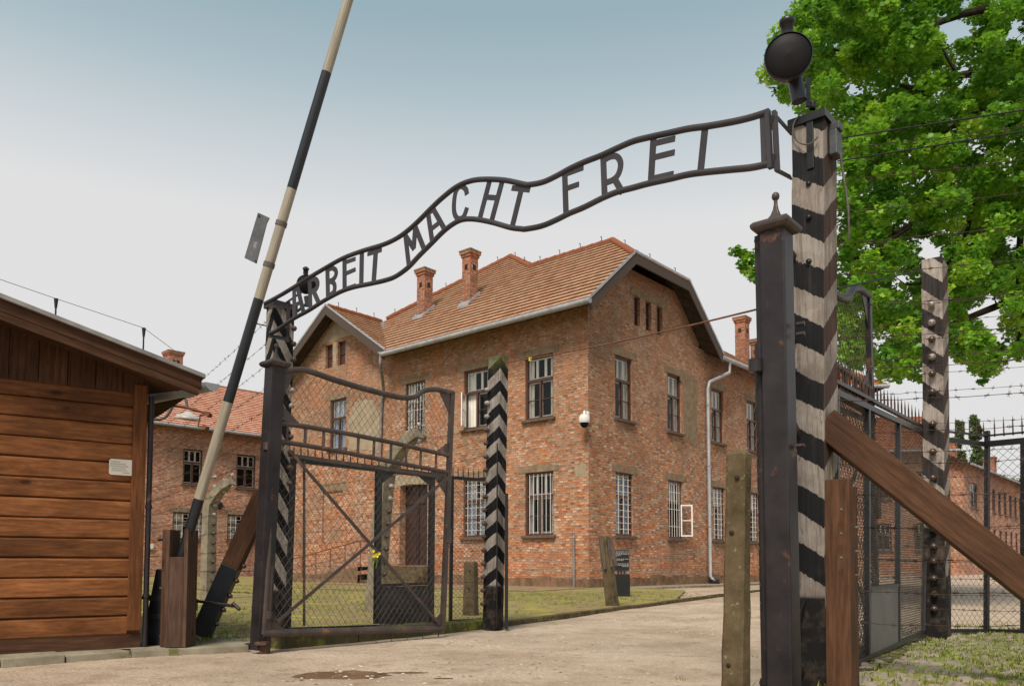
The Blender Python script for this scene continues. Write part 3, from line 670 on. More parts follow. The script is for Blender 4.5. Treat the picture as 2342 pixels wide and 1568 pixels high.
    if lintel:
        lt = MB(); e0, e1 = lint_ext; P = []; r = random.Random(int(u0*100+z0*37)); N = 9
        for i in range(N): P.append((u0-e0-.08+(w+e0+e1+.16)*i/(N-1), z1+r.uniform(0, .015)))
        for i in range(N): P.append((u1+e1+.08-(w+e0+e1+.16)*i/(N-1), z1+.20+r.uniform(-.03, .05)))
        lt.prism([q(a, z, .012) for a, z in P], n, .02); lt.build('lintel', M['plaster'], par)
    return fr
# --- main building
B0 = gz(1347, 1344, .05); B0.z = 0
def W(a, b, z): return B0+LD*a+RD*b+UP*z
main = thing('brick_building', W(0, 0, 0), 'two storey weathered brick building with tiled half hipped roof behind the gate', 'building')
nL, nR = -RD, -LD      # outward normals of the left face (b=0) and right face (a=0)
A_, G_ = .62, .664
mb = MB()
lo_w = [(5.02+1.8-.1, 0)]
LW = [(6.78, 7.78), (3.86, 4.94), (1.26, 2.34)]
upz, loz = (5.02, 6.93), (1.56, 3.43)
holes = [(a, b, *upz) for a, b in LW]+[(3.86, 4.94, *loz), (1.26, 2.34, *loz), (6.62, 8.02, .66, 3.42, .35), (11.1, 12.1, *upz), (11.2, 11.68, 8.2, 9.12), (12.0, 12.45, 8.2, 9.12), (11.25, 12.5, 1.55, 3.45, .07)]
prof = [(0, 8.36), (8.44, 8.36), (8.45, 8.08), (11.71, 10.22), (15.1, 7.98)]
wall(mb, W(0, 0, 0), LD, nL, prof, holes, z0=.2)
# reverse winding is irrelevant for shading; right face
RWn = [(1.36, 2.28), (4.36, 5.26), (7.38, 8.28), (10.2, 11.12), (13.0, 13.9)]
holesR = [(a, b, *upz) for a, b in RWn]+[(a, b, *loz) for a, b in RWn]+[(2.42, 2.76, 8.05, 8.98), (3.08, 3.42, 8.05, 8.98), (3.76, 4.10, 8.05, 8.98)]
profR = [(0, 8.36), (1.62, 9.74), (4.92, 9.74), (6.48, 8.36), (6.5, 8.16), (16, 8.16)]
wall(mb, W(0, 0, 0), RD, nR, profR, holesR, z0=.2, uoff=31)
# hidden sides, back of blind window
mb.face([W(15.1, 0, .05), W(15.1, 16, .05), W(15.1, 16, 7.9), W(15.1, 0, 7.9)], [(0, 0), (16, 0), (16, 8), (0, 8)])
mb.face([W(0, 16, .05), W(15.1, 16, .05), W(15.1, 16, 7.9), W(0, 16, 7.9)], [(0, 0), (16, 0), (16, 8), (0, 8)])
mb.face([W(11.2, .07, 1.5), W(12.55, .07, 1.5), W(12.55, .07, 3.5), W(11.2, .07, 3.5)], [(.1, 0), (1.4, 0), (1.4, 2), (.1, 2)])
mb.build('wall', M['brick'], main)
pm = MB()
def plinth(O, du, n, L):
    N = int(L/.45); r = random.Random(4)
    for i in range(N):
        a, b = L*i/N, L*(i+1)/N; t = .035+r.uniform(-.012, .015); zt_ = .34+r.uniform(-.05, .05)
        pm.box(V(O)+du*((a+b)/2)+n*(t/2-.004)+UP*(zt_/2-.02), du*((b-a)/2+.001), n*t/2, UP*(zt_/2+.02))
plinth(W(0, 0, 0), LD, nL, 15); plinth(W(0, 0, 0), RD, nR, 15.9)
pm.build('plinth', M['plinth'], main)
# plaster patches: pale render where brick has gone
def patch(O, du, n, pts, mat, d=.008):
    r = random.Random(len(pts)); mb = MB(); P = []
    for i in range(len(pts)):
        a, b = pts[i], pts[(i+1) % len(pts)]
        for k in range(5): t = k/5; P.append((a[0]+(b[0]-a[0])*t+r.uniform(-.05, .05), a[1]+(b[1]-a[1])*t+r.uniform(-.05, .05)))
    mb.prism([V(O)+du*u+UP*z+n*d for u, z in P], n, .02); mb.build('render_patch', mat, main)
patch(W(0, 0, 0), LD, nL, [(9.2, 4.75), (10.85, 4.9), (11.0, 6.0), (10.6, 6.7), (9.5, 6.6), (9.1, 5.9)], M['plaster_l'])
patch(W(0, 0, 0), LD, nL, [(10.75, 9.2), (12.9, 9.2), (12.2, 9.75), (11.71, 9.95), (11.1, 9.7)], M['plaster_l'])
patch(W(0, 0, 0), LD, nL, [(11.72, 8.1), (11.96, 8.1), (11.96, 9.15), (11.72, 9.15)], M['plaster_l'], .01)
patch(W(0, 0, 0), RD, nR, [(5.45, 4.9), (6.3, 4.6), (6.38, 7.0), (5.3, 7.25), (5.1, 6.98), (5.42, 6.6)], M['plaster'])
patch(W(0, 0, 0), LD, nL, [(.05, 3.2), (.5, 3.15), (.45, 3.5), (.05, 3.6)], M['plaster_l'])
patch(W(0, 0, 0), LD, nL, [(6.4, 3.42), (8.4, 3.42), (8.4, 3.7), (6.4, 3.72)], M['plaster_l'])
patch(W(0, 0, 0), LD, nL, [(11.0, 3.47), (12.7, 3.47), (12.7, 3.72), (11.0, 3.74)], M['plaster'])
# windows of the left face
O = W(0, 0, 0)
random.seed(11)
window(main, O, LD, nL, *LW[0], *upz, bars=(6, 3), curtain=(.2, .2))
window(main, O, LD, nL, *LW[1], *upz, curtain=(.16, .34), openl=[(4.94-.065, 62, -1)], half=True)
window(main, O, LD, nL, *LW[2], *upz, curtain=(.18, .18))
window(main, O, LD, nL, 11.1, 12.1, *upz, curtain=(.5, .5), blue=True)
window(main, O, LD, nL, 3.86, 4.94, *loz, bars=(5, 7), curtain=(.4, .4), blue=True)
window(main, O, LD, nL, 1.26, 2.34, *loz, bars=(6, 0), curtain=(.16, .16))
for i, (a, b) in enumerate(RWn):
    window(main, O, RD, nR, a, b, *upz, curtain=(.25, .42))
    if i == 1: window(main, O, RD, nR, a, b, *loz, bars=(5, 3), curtain=(.0, .0), openl=[(b-.065, 60, 1)])
    else: window(main, O, RD, nR, a, b, *loz, bars=(3, 9), curtain=(.5, .5), blue=(i == 0))
# attic slits: shutters set back
def slit(O, du, n, a, b, z0, z1):
    mb = MB(); q = lambda u, z, d: V(O)+du*u+UP*z+n*d
    mb.box(q((a+b)/2, (z0+z1)/2, -.15), du*(b-a)/2, n*.015, UP*(z1-z0)/2)
    for s_ in (a+.02, b-.02, ): mb.box(q(s_, (z0+z1)/2, -.12), du*.02, n*.02, UP*(z1-z0)/2)
    mb.box(q((a+b)/2, z0+(z1-z0)*.5, -.121), du*((b-a)/2-.04), n*.02, UP*.02); mb.build('attic_shutter', M['frame'], main)
for a, b, z0, z1 in ((11.2, 11.68, 8.2, 9.12), (12.0, 12.45, 8.2, 9.12)): slit(O, LD, nL, a, b, z0, z1)
for a, b in ((2.42, 2.76), (3.08, 3.42), (3.76, 4.10)): slit(O, RD, nR, a, b, 8.05, 8.98)
lt = MB(); lt.prism([W(-.012, 2.2, 8.98), W(-.012, 4.35, 8.98), W(-.012, 4.3, 9.2), W(-.012, 2.25, 9.22)], nR, .02); lt.build('lintel', M['plaster'], main)
# door with panels, steps
mb = MB(); q = lambda u, z, d: O+LD*u+UP*z+nL*d
mb.box(q(7.32, 2.04, -.3), LD*.7, nL*.03, UP*1.38)
for u in (7.0, 7.64):
    for z_, hh in ((1.35, .45), (2.3, .35)): mb.box(q(u, z_, -.262), LD*.22, nL*.01, UP*hh)
mb.box(q(7.32, 2.0, -.262), LD*.02, nL*.02, UP*1.3); mb.box(q(7.32, 2.82, -.26), LD*.69, nL*.03, UP*.05)
door = mb.build('door', M['doorwood'], main)
mb = MB(); mb.tube([q(7.22, 1.55, -.24), q(7.22, 1.55, -.18), q(7.12, 1.55, -.18)], .014, 6); mb.build('handle', M['iron'], door)
mb = MB()
for i in range(4): mb.box(q(7.3, .02+(.62-.155*i)/2, .2+.28*i+.001*i), LD*(1.05+.1*i), nL*(.14+.0), UP*((.62-.155*i)/2))
mb.box(q(7.3, .31, .03), LD*1.04, nL*.03, UP*.32)
mb.build('steps', M['conc_moss'], main, bevel=.012)
# roof
e_, zr = -.68, 7.90
def zf(b): return zr+.86*(b-e_)
RB = 3.27; ZR = zf(RB); ZJ = zf(1.65); ZA = 12.78; BA = (ZA-zr)/.86+e_
mb = MB()
ae = -.5
GP = (11.71, (10.36-zr)/.86+e_)   # where the side gable's ridge meets the front slope
sR = (ZA-ZR)/(7.32-4.86); 
roof_plane(mb, [W(ae, e_, zr), W(8.35, e_, zr), W(8.5, e_+.12, zf(e_+.12)), W(GP[0], GP[1], 10.36), W(7.32, BA, ZA), W(4.86, RB, ZR), W(1.35, RB, ZR), W(ae, 1.65, ZJ)])
roof_plane(mb, [W(ae, 1.65, ZJ), W(1.35, RB, ZR), W(ae, 4.89, ZJ)])
roof_plane(mb, [W(ae, 4.89, ZJ), W(1.35, RB, ZR), W(4.86, RB, ZR), W(ae, 7.22, zr)])
roof_plane(mb, [W(ae, 7.22, zr), W(4.86, RB, ZR), W(7.32, BA, ZA), W(7.32, 16.4, ZA), W(ae, 16.4, zr)])
roof_plane(mb, [W(7.32, BA, ZA), W(GP[0], GP[1], 10.36), W(15.6, 2.4, 8.22), W(15.6, 16.4, 8.22), W(7.32, 16.4, ZA)])
roof_plane(mb, [W(8.3, -.5, 10.36-.664*3.41), W(GP[0], -.5, 10.36), W(GP[0], GP[1], 10.36)])
roof_plane(mb, [W(GP[0], -.5, 10.36), W(15.3, -.5, 10.36-.664*3.59), W(15.3, 3.6, 10.36-.664*3.59), W(GP[0], GP[1], 10.36)])
roof = mb.build('roof', [M['tile'], M['soffit']], main)
mb = MB()
for p, q_ in (((1.35, RB, ZR), (4.86, RB, ZR)), ((1.35, RB, ZR), (ae, 1.65, ZJ)), ((1.35, RB, ZR), (ae, 4.89, ZJ)), ((7.32, BA, ZA), (4.9, RB+.02, ZR)), ((7.32, BA, ZA), (GP[0]-.2, GP[1]+.1, 10.5)), ((GP[0], -.45, 10.38), (GP[0], GP[1]-.1, 10.38)), ((7.32, BA, ZA), (7.32, 16, ZA))):
    ridge_caps(mb, W(*p)+UP*.02, W(*q_)+UP*.02)
mb.build('ridge_tiles', M['tile_new'], roof)
mb = MB()
for p0_, p1_, k in (((1.35, RB, ZR), (4.86, RB, ZR), 4), ((7.32, BA, ZA), (GP[0], GP[1], 10.4), 5), ((1.35, RB, ZR), (ae, 4.89, ZJ), 3), ((7.32, BA, ZA), (4.9, RB, ZR), 2), ((GP[0], -.4, 10.4), (GP[0], GP[1], 10.4), 3)):
    for i in range(k): p = W(*p0_).lerp(W(*p1_), (i+.5)/k); mb.tube([p, p+UP*.27, p+UP*.27+LD*.05], .013, 5)
each(mb, 'lightning_rod_holder', M['cable'], roof)
mb = MB(); mb.ribbon([W(8.32, e_+.02, zr+.07), W(GP[0], GP[1], 10.43)], .22, (LD*-.5+RD*-.5+UP), .012); mb.build('valley_flashing', M['zincold'], roof)
# bargeboards
mb = MB()
def barge(P, n, hgt=.30, t=.045, dz=-.13):
    pts = [W(*p)+UP*dz for p in P]; mb.ribbon(pts, hgt, n, t)
barge([(ae-.04, -.72, zr), (ae-.04, 1.65, ZJ), (ae-.04, 4.89, ZJ), (ae-.04, 7.26, zr)], LD)
mb.build('bargeboard', M['barge'], main)
mb = MB(); barge([(8.22, -.545, 10.36-.664*3.49), (GP[0], -.545, 10.36), (15.25, -.545, 10.36-.664*3.54)], RD, .28); mb.build('bargeboard', M['barge'], main)
mb = MB(); zz = 1.
for P, n_ in (([(ae-.07, -.72, zr+.05), (ae-.07, 1.65, ZJ+.05), (ae-.07, 4.89, ZJ+.05), (ae-.07, 7.26, zr+.05)], LD), ([(8.22, -.575, 10.41-.664*3.49), (GP[0], -.575, 10.41), (15.25, -.575, 10.41-.664*3.54)], RD)):
    mb.ribbon([W(*p)+UP*.03 for p in P], .07, n_, .02)
each(mb, 'verge_flashing', M['galv'], roof)
# gutters and pipes
mb = MB(); mb.tube([W(-.62, e_-.07, zr-.0), W(8.2, e_-.07, zr-.0)], .085, 12)
for i in range(9): mb.tube([W(-.3+i*1.02, e_-.07, zr), W(-.27+i*1.02, e_-.07, zr)], .095, 12)
mb.build('gutter', M['galv'], main)
mb = MB(); mb.tube([W(ae-.02, 7.2, zr-.02), W(ae-.02, 16.2, zr-.02)], .085, 12); mb.build('gutter', M['galv'], main)
mb = MB(); mb.tube(smooth_curve([W(8.25, e_-.05, zr-.05), W(8.28, e_-.03, zr-.4), W(8.75, -.18, zr-1.0), W(8.95, -.09, zr-1.5), W(9.0, -.09, 4.5), W(9.0, -.09, .3)], 5), .055, 10)
mb.build('downpipe', M['zincold'], main)
mb = MB(); mb.tube([W(ae-.02, 7.75, zr-.06), W(ae-.02, 7.75, zr-.45), W(-.10, 7.05, zr-.85), W(-.09, 6.95, zr-1.1), W(-.09, 6.95, .32), W(-.22, 6.95, .16)], .062, 12)
for z_ in (6.2, 4.1, 2.0): mb.tube([W(-.09, 6.95, z_), W(-.09, 6.95, z_+.05)], .075, 12)
mb.build('downpipe', M['galv'], main)
mb = MB(); mb.lathe(W(-.25, 6.95, .02), [(.0, .0), (.17, 0), (.19, .18), (.17, .19), (.15, .05), (0, .05)], 14); mb.build('drain_gully', M['sign_b'], main)
mb = MB(); mb.tube([W(.47, -.06, .06), W(.48, -.06, 1.46)], .032, 8); mb.tube([W(.48, -.06, 1.46), W(.48, -.06, 1.56)], [.045, .01], 8); mb.build('cable_conduit', M['zincold'], main)
# chimneys
def chimney(par, c, w, d, zb, zt_, du=LD, dv=RD, mat='brick_chim'):
    mb = MB(); c = V(c); P = [c-du*w/2-dv*d/2, c+du*w/2-dv*d/2, c+du*w/2+dv*d/2, c-du*w/2+dv*d/2]
    for i in range(4):
        a, b = P[i], P[(i+1) % 4]; L = (b-a).length; u = i*1.37
        mb.face([a+UP*zb, b+UP*zb, b+UP*zt_, a+UP*zt_], [(u, zb), (u+L, zb), (u+L, zt_), (u, zt_)])
    for k, (e, h0, h1) in enumerate(((.035, zt_-.05, zt_+.05), (.075, zt_+.05, zt_+.15))): mb.box(c+UP*(h0+h1)/2, du*(w/2+e), dv*(d/2+e), UP*(h1-h0)/2)
    ch = mb.build('chimney', M[mat], par)
    mb = MB()
    for s_ in (-.12, .12) if w > .7 else (0,): mb.box(c-dv*(d/2+.001)+du*s_+UP*(zt_-.42), du*.07, dv*.01, UP*.09)
    mb.box(c-du*(w/2+.001)+UP*(zt_-.42), du*.01, dv*.07, UP*.09)
    each(mb, 'flue_opening', M['darkroom'], ch)
    mb = MB(); mb.box(c+UP*(zt_+.175), du*(w/2+.09), dv*(d/2+.09), UP*.022); mb.build('cap', M['conc'], ch)
    return ch
def flash(par, a, b, w, d, z):
    mb = MB(); 
    mb.box(W(a, b-d/2-.07, zf(b-d/2-.07)+.09), LD*(w/2+.07), (RD+UP*.86)*.10, UP*.045); 
    for s_ in (-1, 1): mb.box(W(a+s_*(w/2+.035), b, zf(b)+.10), LD*.03, (RD+UP*.86)*(d/2+.05), UP*.06)
    mb.build('chimney_flashing', M['galv'], par)
for a, b, w, d, zt_ in ((8.80, 1.80, .42, .42, 11.52), (6.36, 1.72, .40, .40, 11.58)):
    chimney(roof, W(a, b, 0), w, d, zf(b)-.5, zt_); flash(roof, a, b, w, d, 0)
chimney(roof, W(2.2, 14.6, 0), .46, .46, 8.6, 11.35); chimney(roof, W(2.2, 16.2, 0), .5, .5, 8.6, 10.7)
# corner camera on bracket
cm = thing('security_camera', W(-.02, -.05, 4.75), 'white dome security camera fixed to the brick corner between the windows', 'camera')
mb = MB(); mb.box(W(.02, -.04, 4.85), LD*.07, RD*.03, UP*.16); mb.tube([W(.0, -.08, 4.92), W(-.08, -.30, 4.96), W(-.08, -.30, 4.86)], .035, 8); each(mb, 'bracket', M['white'], cm)
mb = MB(); mb.lathe(W(-.08, -.30, 4.60), [(0, .30), (.10, .28), (.15, .20), (.155, .08), (.14, .04)], 18); mb.build('housing', M['white'], cm)
mb = MB(); mb.lathe(W(-.08, -.30, 4.50), [(.0, .0), (.06, .02), (.105, .07), (.12, .14)], 18); mb.build('dome', M['reflector'], cm)
# ramp railing by the steps
rl = thing('ramp_railing', W(10.2, -1.2, .055), 'thin rusty ramp handrail against the brick wall left of the door steps', 'railing')
mb = MB(); 
for k in range(6): a = 13.0-k*.85; mb.tube([W(a, -1.1, .05), W(a, -1.1, .85+k*.13)], .016, 6)
each(mb, 'post', M['pipe_rust'], rl)
mb = MB(); mb.tube([W(13.0, -1.1, .85), W(8.75, -1.1, 1.5), W(8.3, -1.1, 1.5), W(8.2, -1.1, .8)], .02, 6); mb.tube([W(13.0, -1.1, .45), W(8.75, -1.1, 1.1)], .012, 6); mb.build('handrail', M['pipe_rust'], rl)
mb = MB(); mb.face([W(13.2, -1.25, .06), W(8.7, -1.25, .62), W(8.7, -.1, .62), W(13.2, -.1, .06)]); mb.face([W(13.2, -1.25, .06), W(8.7, -1.25, .62), W(8.7, -1.25, .05)]); mb.build('ramp', M['plinth'], rl)
# pavement along the right face
pv = [W(-.02, -.6, 0), W(-1.35, -.6, 0), W(-1.35, 16, 0), W(-.02, 16, 0)]
flat('pavement', [(p.x, p.y) for p in pv], .06, M['pave'])
kerb('pavement_kerb', [(W(-1.35, -.6, 0).x, W(-1.35, -.6, 0).y), (W(-1.35, 14, 0).x, W(-1.35, 14, 0).y)], .075, .12, M['slab'])
flat('earth_strip', [(p.x, p.y) for p in (W(-.02, -.02, 0), W(-.9, -3.6, 0), W(1.2, -3.0, 0), W(2.5, -3.5, 0), W(4, -2.7, 0), W(5.5, -3.3, 0), W(7, -2.6, 0), W(9, -2.9, 0), W(11, -1.5, 0), W(11, -.02, 0))], .065, M['earth'])
# --- simple far buildings on the same grid of details
def simple_building(name, label, O, du, dv, w, d, eave, rise, wins, mat='brick_far', tile='tile_pink', over=.55, hip=0, chims=(), gutter=True, winsb=()):
    """O near corner on the ground; du along front (normal -dv), dv depth"""
    b = thing(name, O, label, 'building'); q = lambda u, v, z: V(O)+du*u+dv*v+UP*z; mb = MB()
    wall(mb, O, du, -dv, [(0, eave+.1), (w, eave+.1)], [x[:4] for x in wins], z0=0)
    prf = [(0, eave+.1), (d/2, eave+.1+rise*(0 if hip else 1)), (d, eave+.1)] if not hip else [(0, eave+.1), (d, eave+.1)]
    wall(mb, O, dv, -du, prf, [x[:4] for x in winsb], z0=0, uoff=40)
    wall(mb, q(w, 0, 0), dv, du, prf, [], z0=0, uoff=60); wall(mb, q(0, d, 0), du, dv, [(0, eave+.1), (w, eave+.1)], [], z0=0, uoff=80)
    mb.build('wall', M[mat], b)
    mb = MB(); o = over; sl = rise/(d/2); ez = eave-sl*o*.35
    if hip:
        hh = hip; P = [q(-o, -o, ez), q(w+o, -o, ez), q(w+o, d+o, ez), q(-o, d+o, ez)]; r0, r1 = q(hh, d/2, eave+rise), q(w-hh, d/2, eave+rise)
        roof_plane(mb, [P[0], P[1], r1, r0]); roof_plane(mb, [P[1], P[2], r1]); roof_plane(mb, [P[2], P[3], r0, r1]); roof_plane(mb, [P[3], P[0], r0])
    else:
        r0, r1 = q(-o, d/2, eave+rise), q(w+o, d/2, eave+rise)
        roof_plane(mb, [q(-o, -o, ez), q(w+o, -o, ez), r1, r0]); roof_plane(mb, [q(-o, d+o, ez), q(w+o, d+o, ez), r1, r0])
    rf = mb.build('roof', [M[tile], M['soffit']], b)
    mb = MB(); ridge_caps(mb, r0, r1)
    if hip:
        for a, c in ((P[0], r0), (P[3], r0), (P[1], r1), (P[2], r1)): ridge_caps(mb, c, a)
    mb.build('ridge_tiles', M[tile], rf)
    if gutter:
        mb = MB(); mb.tube([q(-o, -o-.07, ez), q(w+o, -o-.07, ez)], .085, 8); mb.build('gutter', M['galv'], b)
    for (u, v, cw, zt_) in chims: chimney(rf, q(u, v, 0), cw, cw, eave, zt_, du, dv)
    for k, (side, ws) in enumerate((((du, -dv), wins), ((dv, -du), winsb))):
        for x in ws:
            u0, u1, z0, z1 = x[:4]; st = x[4] if len(x) > 4 else ''
            window(b, O, side[0], side[1], u0, u1, z0, z1, bars=(5, 3) if 'g' in st else None, curtain=(.35, .35) if 'c' in st else None, lintel='l' in st)
    return b
# left far block (recedes to the right)
p0 = atY(335, 955, 39.); p1 = atY(590, 985, 43.2); d1 = V((p1.x-p0.x, p1.y-p0.y, 0)).normalized(); n1 = V((-d1.y, d1.x, 0))
Of = V((p0.x, p0.y, 0))-d1*8+n1*.55
def uu(x): # distance along the left block's wall for a picture column
    P = pl(x, 1200, Of, n1); return (P-Of).dot(d1)
fw = []
for xa, xb, st in ((415, 460, ''), (538, 582, '')): fw.append((uu(xa), uu(xb), 4.75, 6.55, st))
for xa, xb in ((395, 465), (520, 582)): fw.append((uu(xa), uu(xb), 1.95, 3.3, 'gcl'))
simple_building('brick_block', 'far brick block with pink tiled roof seen between shed and left gate post', Of, d1, n1, 30, 11, 7.7, 3.55, fw, chims=((11.7, 5.4, .80, 12.6),), tile='tile_pink')
# hipped block behind the right gate leaf
C2 = atY(2030, 868, 37.4); O2 = V((C2.x-.55, C2.y+.55, 0))
simple_building('brick_block', 'far brick block with orange hipped roof glimpsed behind the open right gate leaf', O2, V((-1, 0, 0)), V((0, 1, 0)), 4.6, 9, 9.15, 2.9, [(1.2+i*2.0, 2.2+i*2.0, z0, z1) for i in range(2) for z0, z1 in ((1.8, 3.8), (5.8, 7.8))], tile='tile_new', hip=2.1)
C4 = atY(2196, 1015, 52.); simple_building('brick_block', 'distant brick block with orange roof seen over the spiked fence beside the pale post', V((C4.x-.55, C4.y+.55, 0)), V((-1, .12, 0)).normalized(), V((.12, 1, 0)).normalized(), 9, 10, 8.2, 3.0, [(1.2+i*2.4, 2.2+i*2.4, z0, z1) for i in range(3) for z0, z1 in ((1.6, 3.4), (5., 6.8))], tile='tile_new')
# long block far right
p0 = atY(2203, 1058, 55.); O3 = V((p0.x, p0.y, 0)); 
simple_building('brick_block', 'long far brick block with narrow windows seen through the right mesh fence', O3+LD*.0, RD, LD, 60, 11, 7.6, 3.0, [(4.2+i*2.2+(2.5 if i else -2.5)-.0, 5.4+i*2.2+(2.5 if i else -1.4), z0, z1) for i in range(22) for z0, z1 in ((1.6, 3.4), (4.7, 6.5))], tile='tile_new', chims=((14, 4, 1.0, 11.2), (30, 4, 1, 11.2)))
flat('street', [(8, 24), (40, 40), (90, 110), (60, 130), (18, 40)], .02, M['road'])
# ------------------------------------------------------------ wooden guard hut on the left
S1 = gz(318, 1477, .07); S0 = gz(0, 1494, .07); hd = V((S1.x-S0.x, S1.y-S0.y, 0)).normalized(); hn = V((hd.y, -hd.x, 0))   # hn faces the camera
S1.z = 0
hut = thing('wooden_hut', S1, 'brown timber boarded hut with overhanging dark roof at the left edge', 'hut')
hq = lambda u, z, d=0: S1+hd*u+UP*z+hn*d       # u = 0 at the right corner, negative to the left
HW = -3.6
def hutpt(x, y, d=0): P = pl(x, y, S1+hn*d, hn); return (P-S1).dot(hd), P.z
zt_b = hutpt(335, 893)[1]; zb_b = .17
mb = MB(); nb = 13; bh = (zt_b-zb_b)/nb; rr_ = random.Random(5)
for i in range(nb):
    z0 = zb_b+bh*i; z1 = z0+bh; off = rr_.uniform(0, 30); t = rr_.uniform(.0, .006)
    def uvb(u, z): return (u+off, z-z0+i*.2+.002)
    # lapped board: lower edge proud of the one beneath, rounded nose
    prof_ = [(z0, .004), (z0+.003, .026+t), (z0+.010, .031+t), (z1-.022, .033+t*.5), (z1-.008, .026), (z1+.002, .004)]
    for (za, da), (zb2, db) in zip(prof_, prof_[1:]):
        mb.face([hq(HW, za, da), hq(-.10, za, da), hq(-.10, zb2, db), hq(HW, zb2, db)], [uvb(HW, za), uvb(-.1, za), uvb(-.1, zb2), uvb(HW, zb2)])
mb.build('wall_boards', M['shed'], hut)
mb = MB(); mb.box(hq(-.05, (zt_b+.17)/2+.03, .022), UP*(zt_b-.17)/2, hd*.05, hn*.034, along=0); mb.box(hq(-1.98, (zt_b+.17)/2+.2, .022), UP*((zt_b-.17)/2-.0), hd*.04, hn*.034, along=0)
each(mb, 'corner_board', M['trim'], hut, bevel=.004)
mb = MB(); mb.box(hq(HW/2, .10, .0), hd*(-HW/2), hn*.03, UP*.075); mb.build('base_board', M['timber_d'], hut)
# body of the hut
mb = MB(); 
for P in ([hq(0, .03, 0), hq(0, zt_b, 0), hq(0, zt_b, -3.), hq(0, .03, -3.)], [hq(HW, .03, 0), hq(HW, zt_b+.5, 0), hq(HW, zt_b+.5, -3.), hq(HW, .03, -3.)], [hq(0, .03, -3.), hq(0, zt_b, -3.), hq(HW, zt_b+.5, -3.), hq(HW, .03, -3.)], [hq(0, .03, 0), hq(0, zt_b, 0), hq(HW, zt_b, 0), hq(HW, .03, 0)]): mb.face(P, [(0, 0), (0, 2), (3, 2), (3, 0)])
mb.build('side_wall', M['shed'], hut)
# upper boarding under the sloping roof
ov = .42
uA, zA = hutpt(462, 858, ov); uB, zB = hutpt(0, 676, ov); slope = (zB-zA)/(uB-uA)     # roof line in the overhang plane
def zroof(u): return zA+slope*(u-uA)
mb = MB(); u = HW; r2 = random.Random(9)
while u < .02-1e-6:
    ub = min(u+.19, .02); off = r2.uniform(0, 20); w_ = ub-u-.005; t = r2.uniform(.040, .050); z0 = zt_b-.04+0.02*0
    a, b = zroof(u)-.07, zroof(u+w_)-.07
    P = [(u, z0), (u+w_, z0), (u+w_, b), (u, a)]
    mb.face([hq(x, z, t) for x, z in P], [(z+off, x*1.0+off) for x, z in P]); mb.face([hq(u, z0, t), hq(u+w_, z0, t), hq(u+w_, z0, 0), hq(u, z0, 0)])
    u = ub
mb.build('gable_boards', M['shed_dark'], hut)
mb = MB(); us_ = [HW-.3, uA]
def slab(u0, u1, dz0, dz1, d0, d1, mat, nm, par=hut):
    mb = MB(); c = [(u0, d0), (u1, d0), (u1, d1), (u0, d1)]
    top = [hq(a, zroof(a)+dz1, b) for a, b in c]; bot = [hq(a, zroof(a)+dz0, b) for a, b in c]
    uvs = [(a, b) for a, b in c]
    mb.face(top, uvs); mb.face(bot[::-1], uvs[::-1])
    for i in range(4): j = (i+1) % 4; mb.face([bot[i], bot[j], top[j], top[i]], [(c[i][0], 0), (c[j][0], 0), (c[j][0], dz1-dz0), (c[i][0], dz1-dz0)])
    return mb.build(nm, mat, par)
hr = slab(HW-.3, uA, -.10, -.018, -3.3, ov, M['shed_dark'], 'roof')
slab(HW-.3, uA+.02, -.018, .012, -3.32, ov+.03, M['zincold'], 'roof_sheet', hr)
slab(HW-.28, uA-.02, -.16, -.10, ov-.05, ov-.005, M['shed_dark'], 'fascia', hr)
# gutter with half open end
gA, gB = atY(487, 876, 6.25), atY(338, 908, 6.9)
mb = MB(); dg = (gB-gA).normalized(); sg_ = dg.cross(UP).normalized(); ug = sg_.cross(dg)
vs = []; NG = 9
for P in (gA, gA.lerp(gB, .35), gA.lerp(gB, .36), gB):
    for k in range(NG+1): t = math.pi*k/NG; vs.append(P+sg_*.062*math.cos(t)-ug*.062*math.sin(t))
mb.raw(vs, [(i*(NG+1)+k, i*(NG+1)+k+1, (i+1)*(NG+1)+k+1, (i+1)*(NG+1)+k) for i in range(3) for k in range(NG)], True)
mb.raw(vs[:NG+1], [tuple(range(NG+1))]); mb.tube([gA.lerp(gB, .33)-ug*.01, gA.lerp(gB, .38)-ug*.01], .068, 12); mb.build('gutter', M['galv'], hut)
mb = MB(); mb.tube([hq(.035, zt_b-.05, .03), hq(.035, .03, .03)], .022, 8)
for z_ in (.45, 1.15): mb.tube([hq(.035, z_, .03), hq(.035, z_+.03, .03)], .028, 8)
mb.build('downpipe', M['iron'], hut)
pq = thing('wall_plaque', hq(-.22, 1.25, .05), 'small pale faded notice plaque screwed to the hut boards', 'plaque')
cs = [hutpt(x, y, .05) for x, y in ((250, 1048), (305, 1052), (304, 1088), (248, 1084))]
u0, u1 = cs[0][0], cs[1][0]; z1, z0 = (cs[0][1]+cs[1][1])/2, (cs[2][1]+cs[3][1])/2; k = .012
mb = MB(); mb.prism([hq(a, z, .052) for a, z in ((u0+k, z0), (u1-k, z0), (u1, z0+k), (u1, z1-k), (u1-k, z1), (u0+k, z1), (u0, z1-k), (u0, z0+k))], hn, .006); mb.build('plate', M['sign_w'], pq)
mb = MB(); r = random.Random(2)
for i, (l, st_) in enumerate(((.40, .05), (.62, .05), (.68, .05), (.55, .1), (.60, .1), (.3, .55))):
    zz_ = z1-(z1-z0)*(.16+.135*i); x = u0+(u1-u0)*st_; e = u0+(u1-u0)*(st_+l)
    while x < e: wl = r.uniform(.006, .02); mb.box(hq(x+wl/2, zz_, .0535), hd*wl/2, hn*.0008, UP*.0028); x += wl+.004
mb.build('faded_text', M['sign_g'], pq)
mb = MB(); P0, P1 = [], []
for x, y in ((205, 848-160), (530, 812)): pass
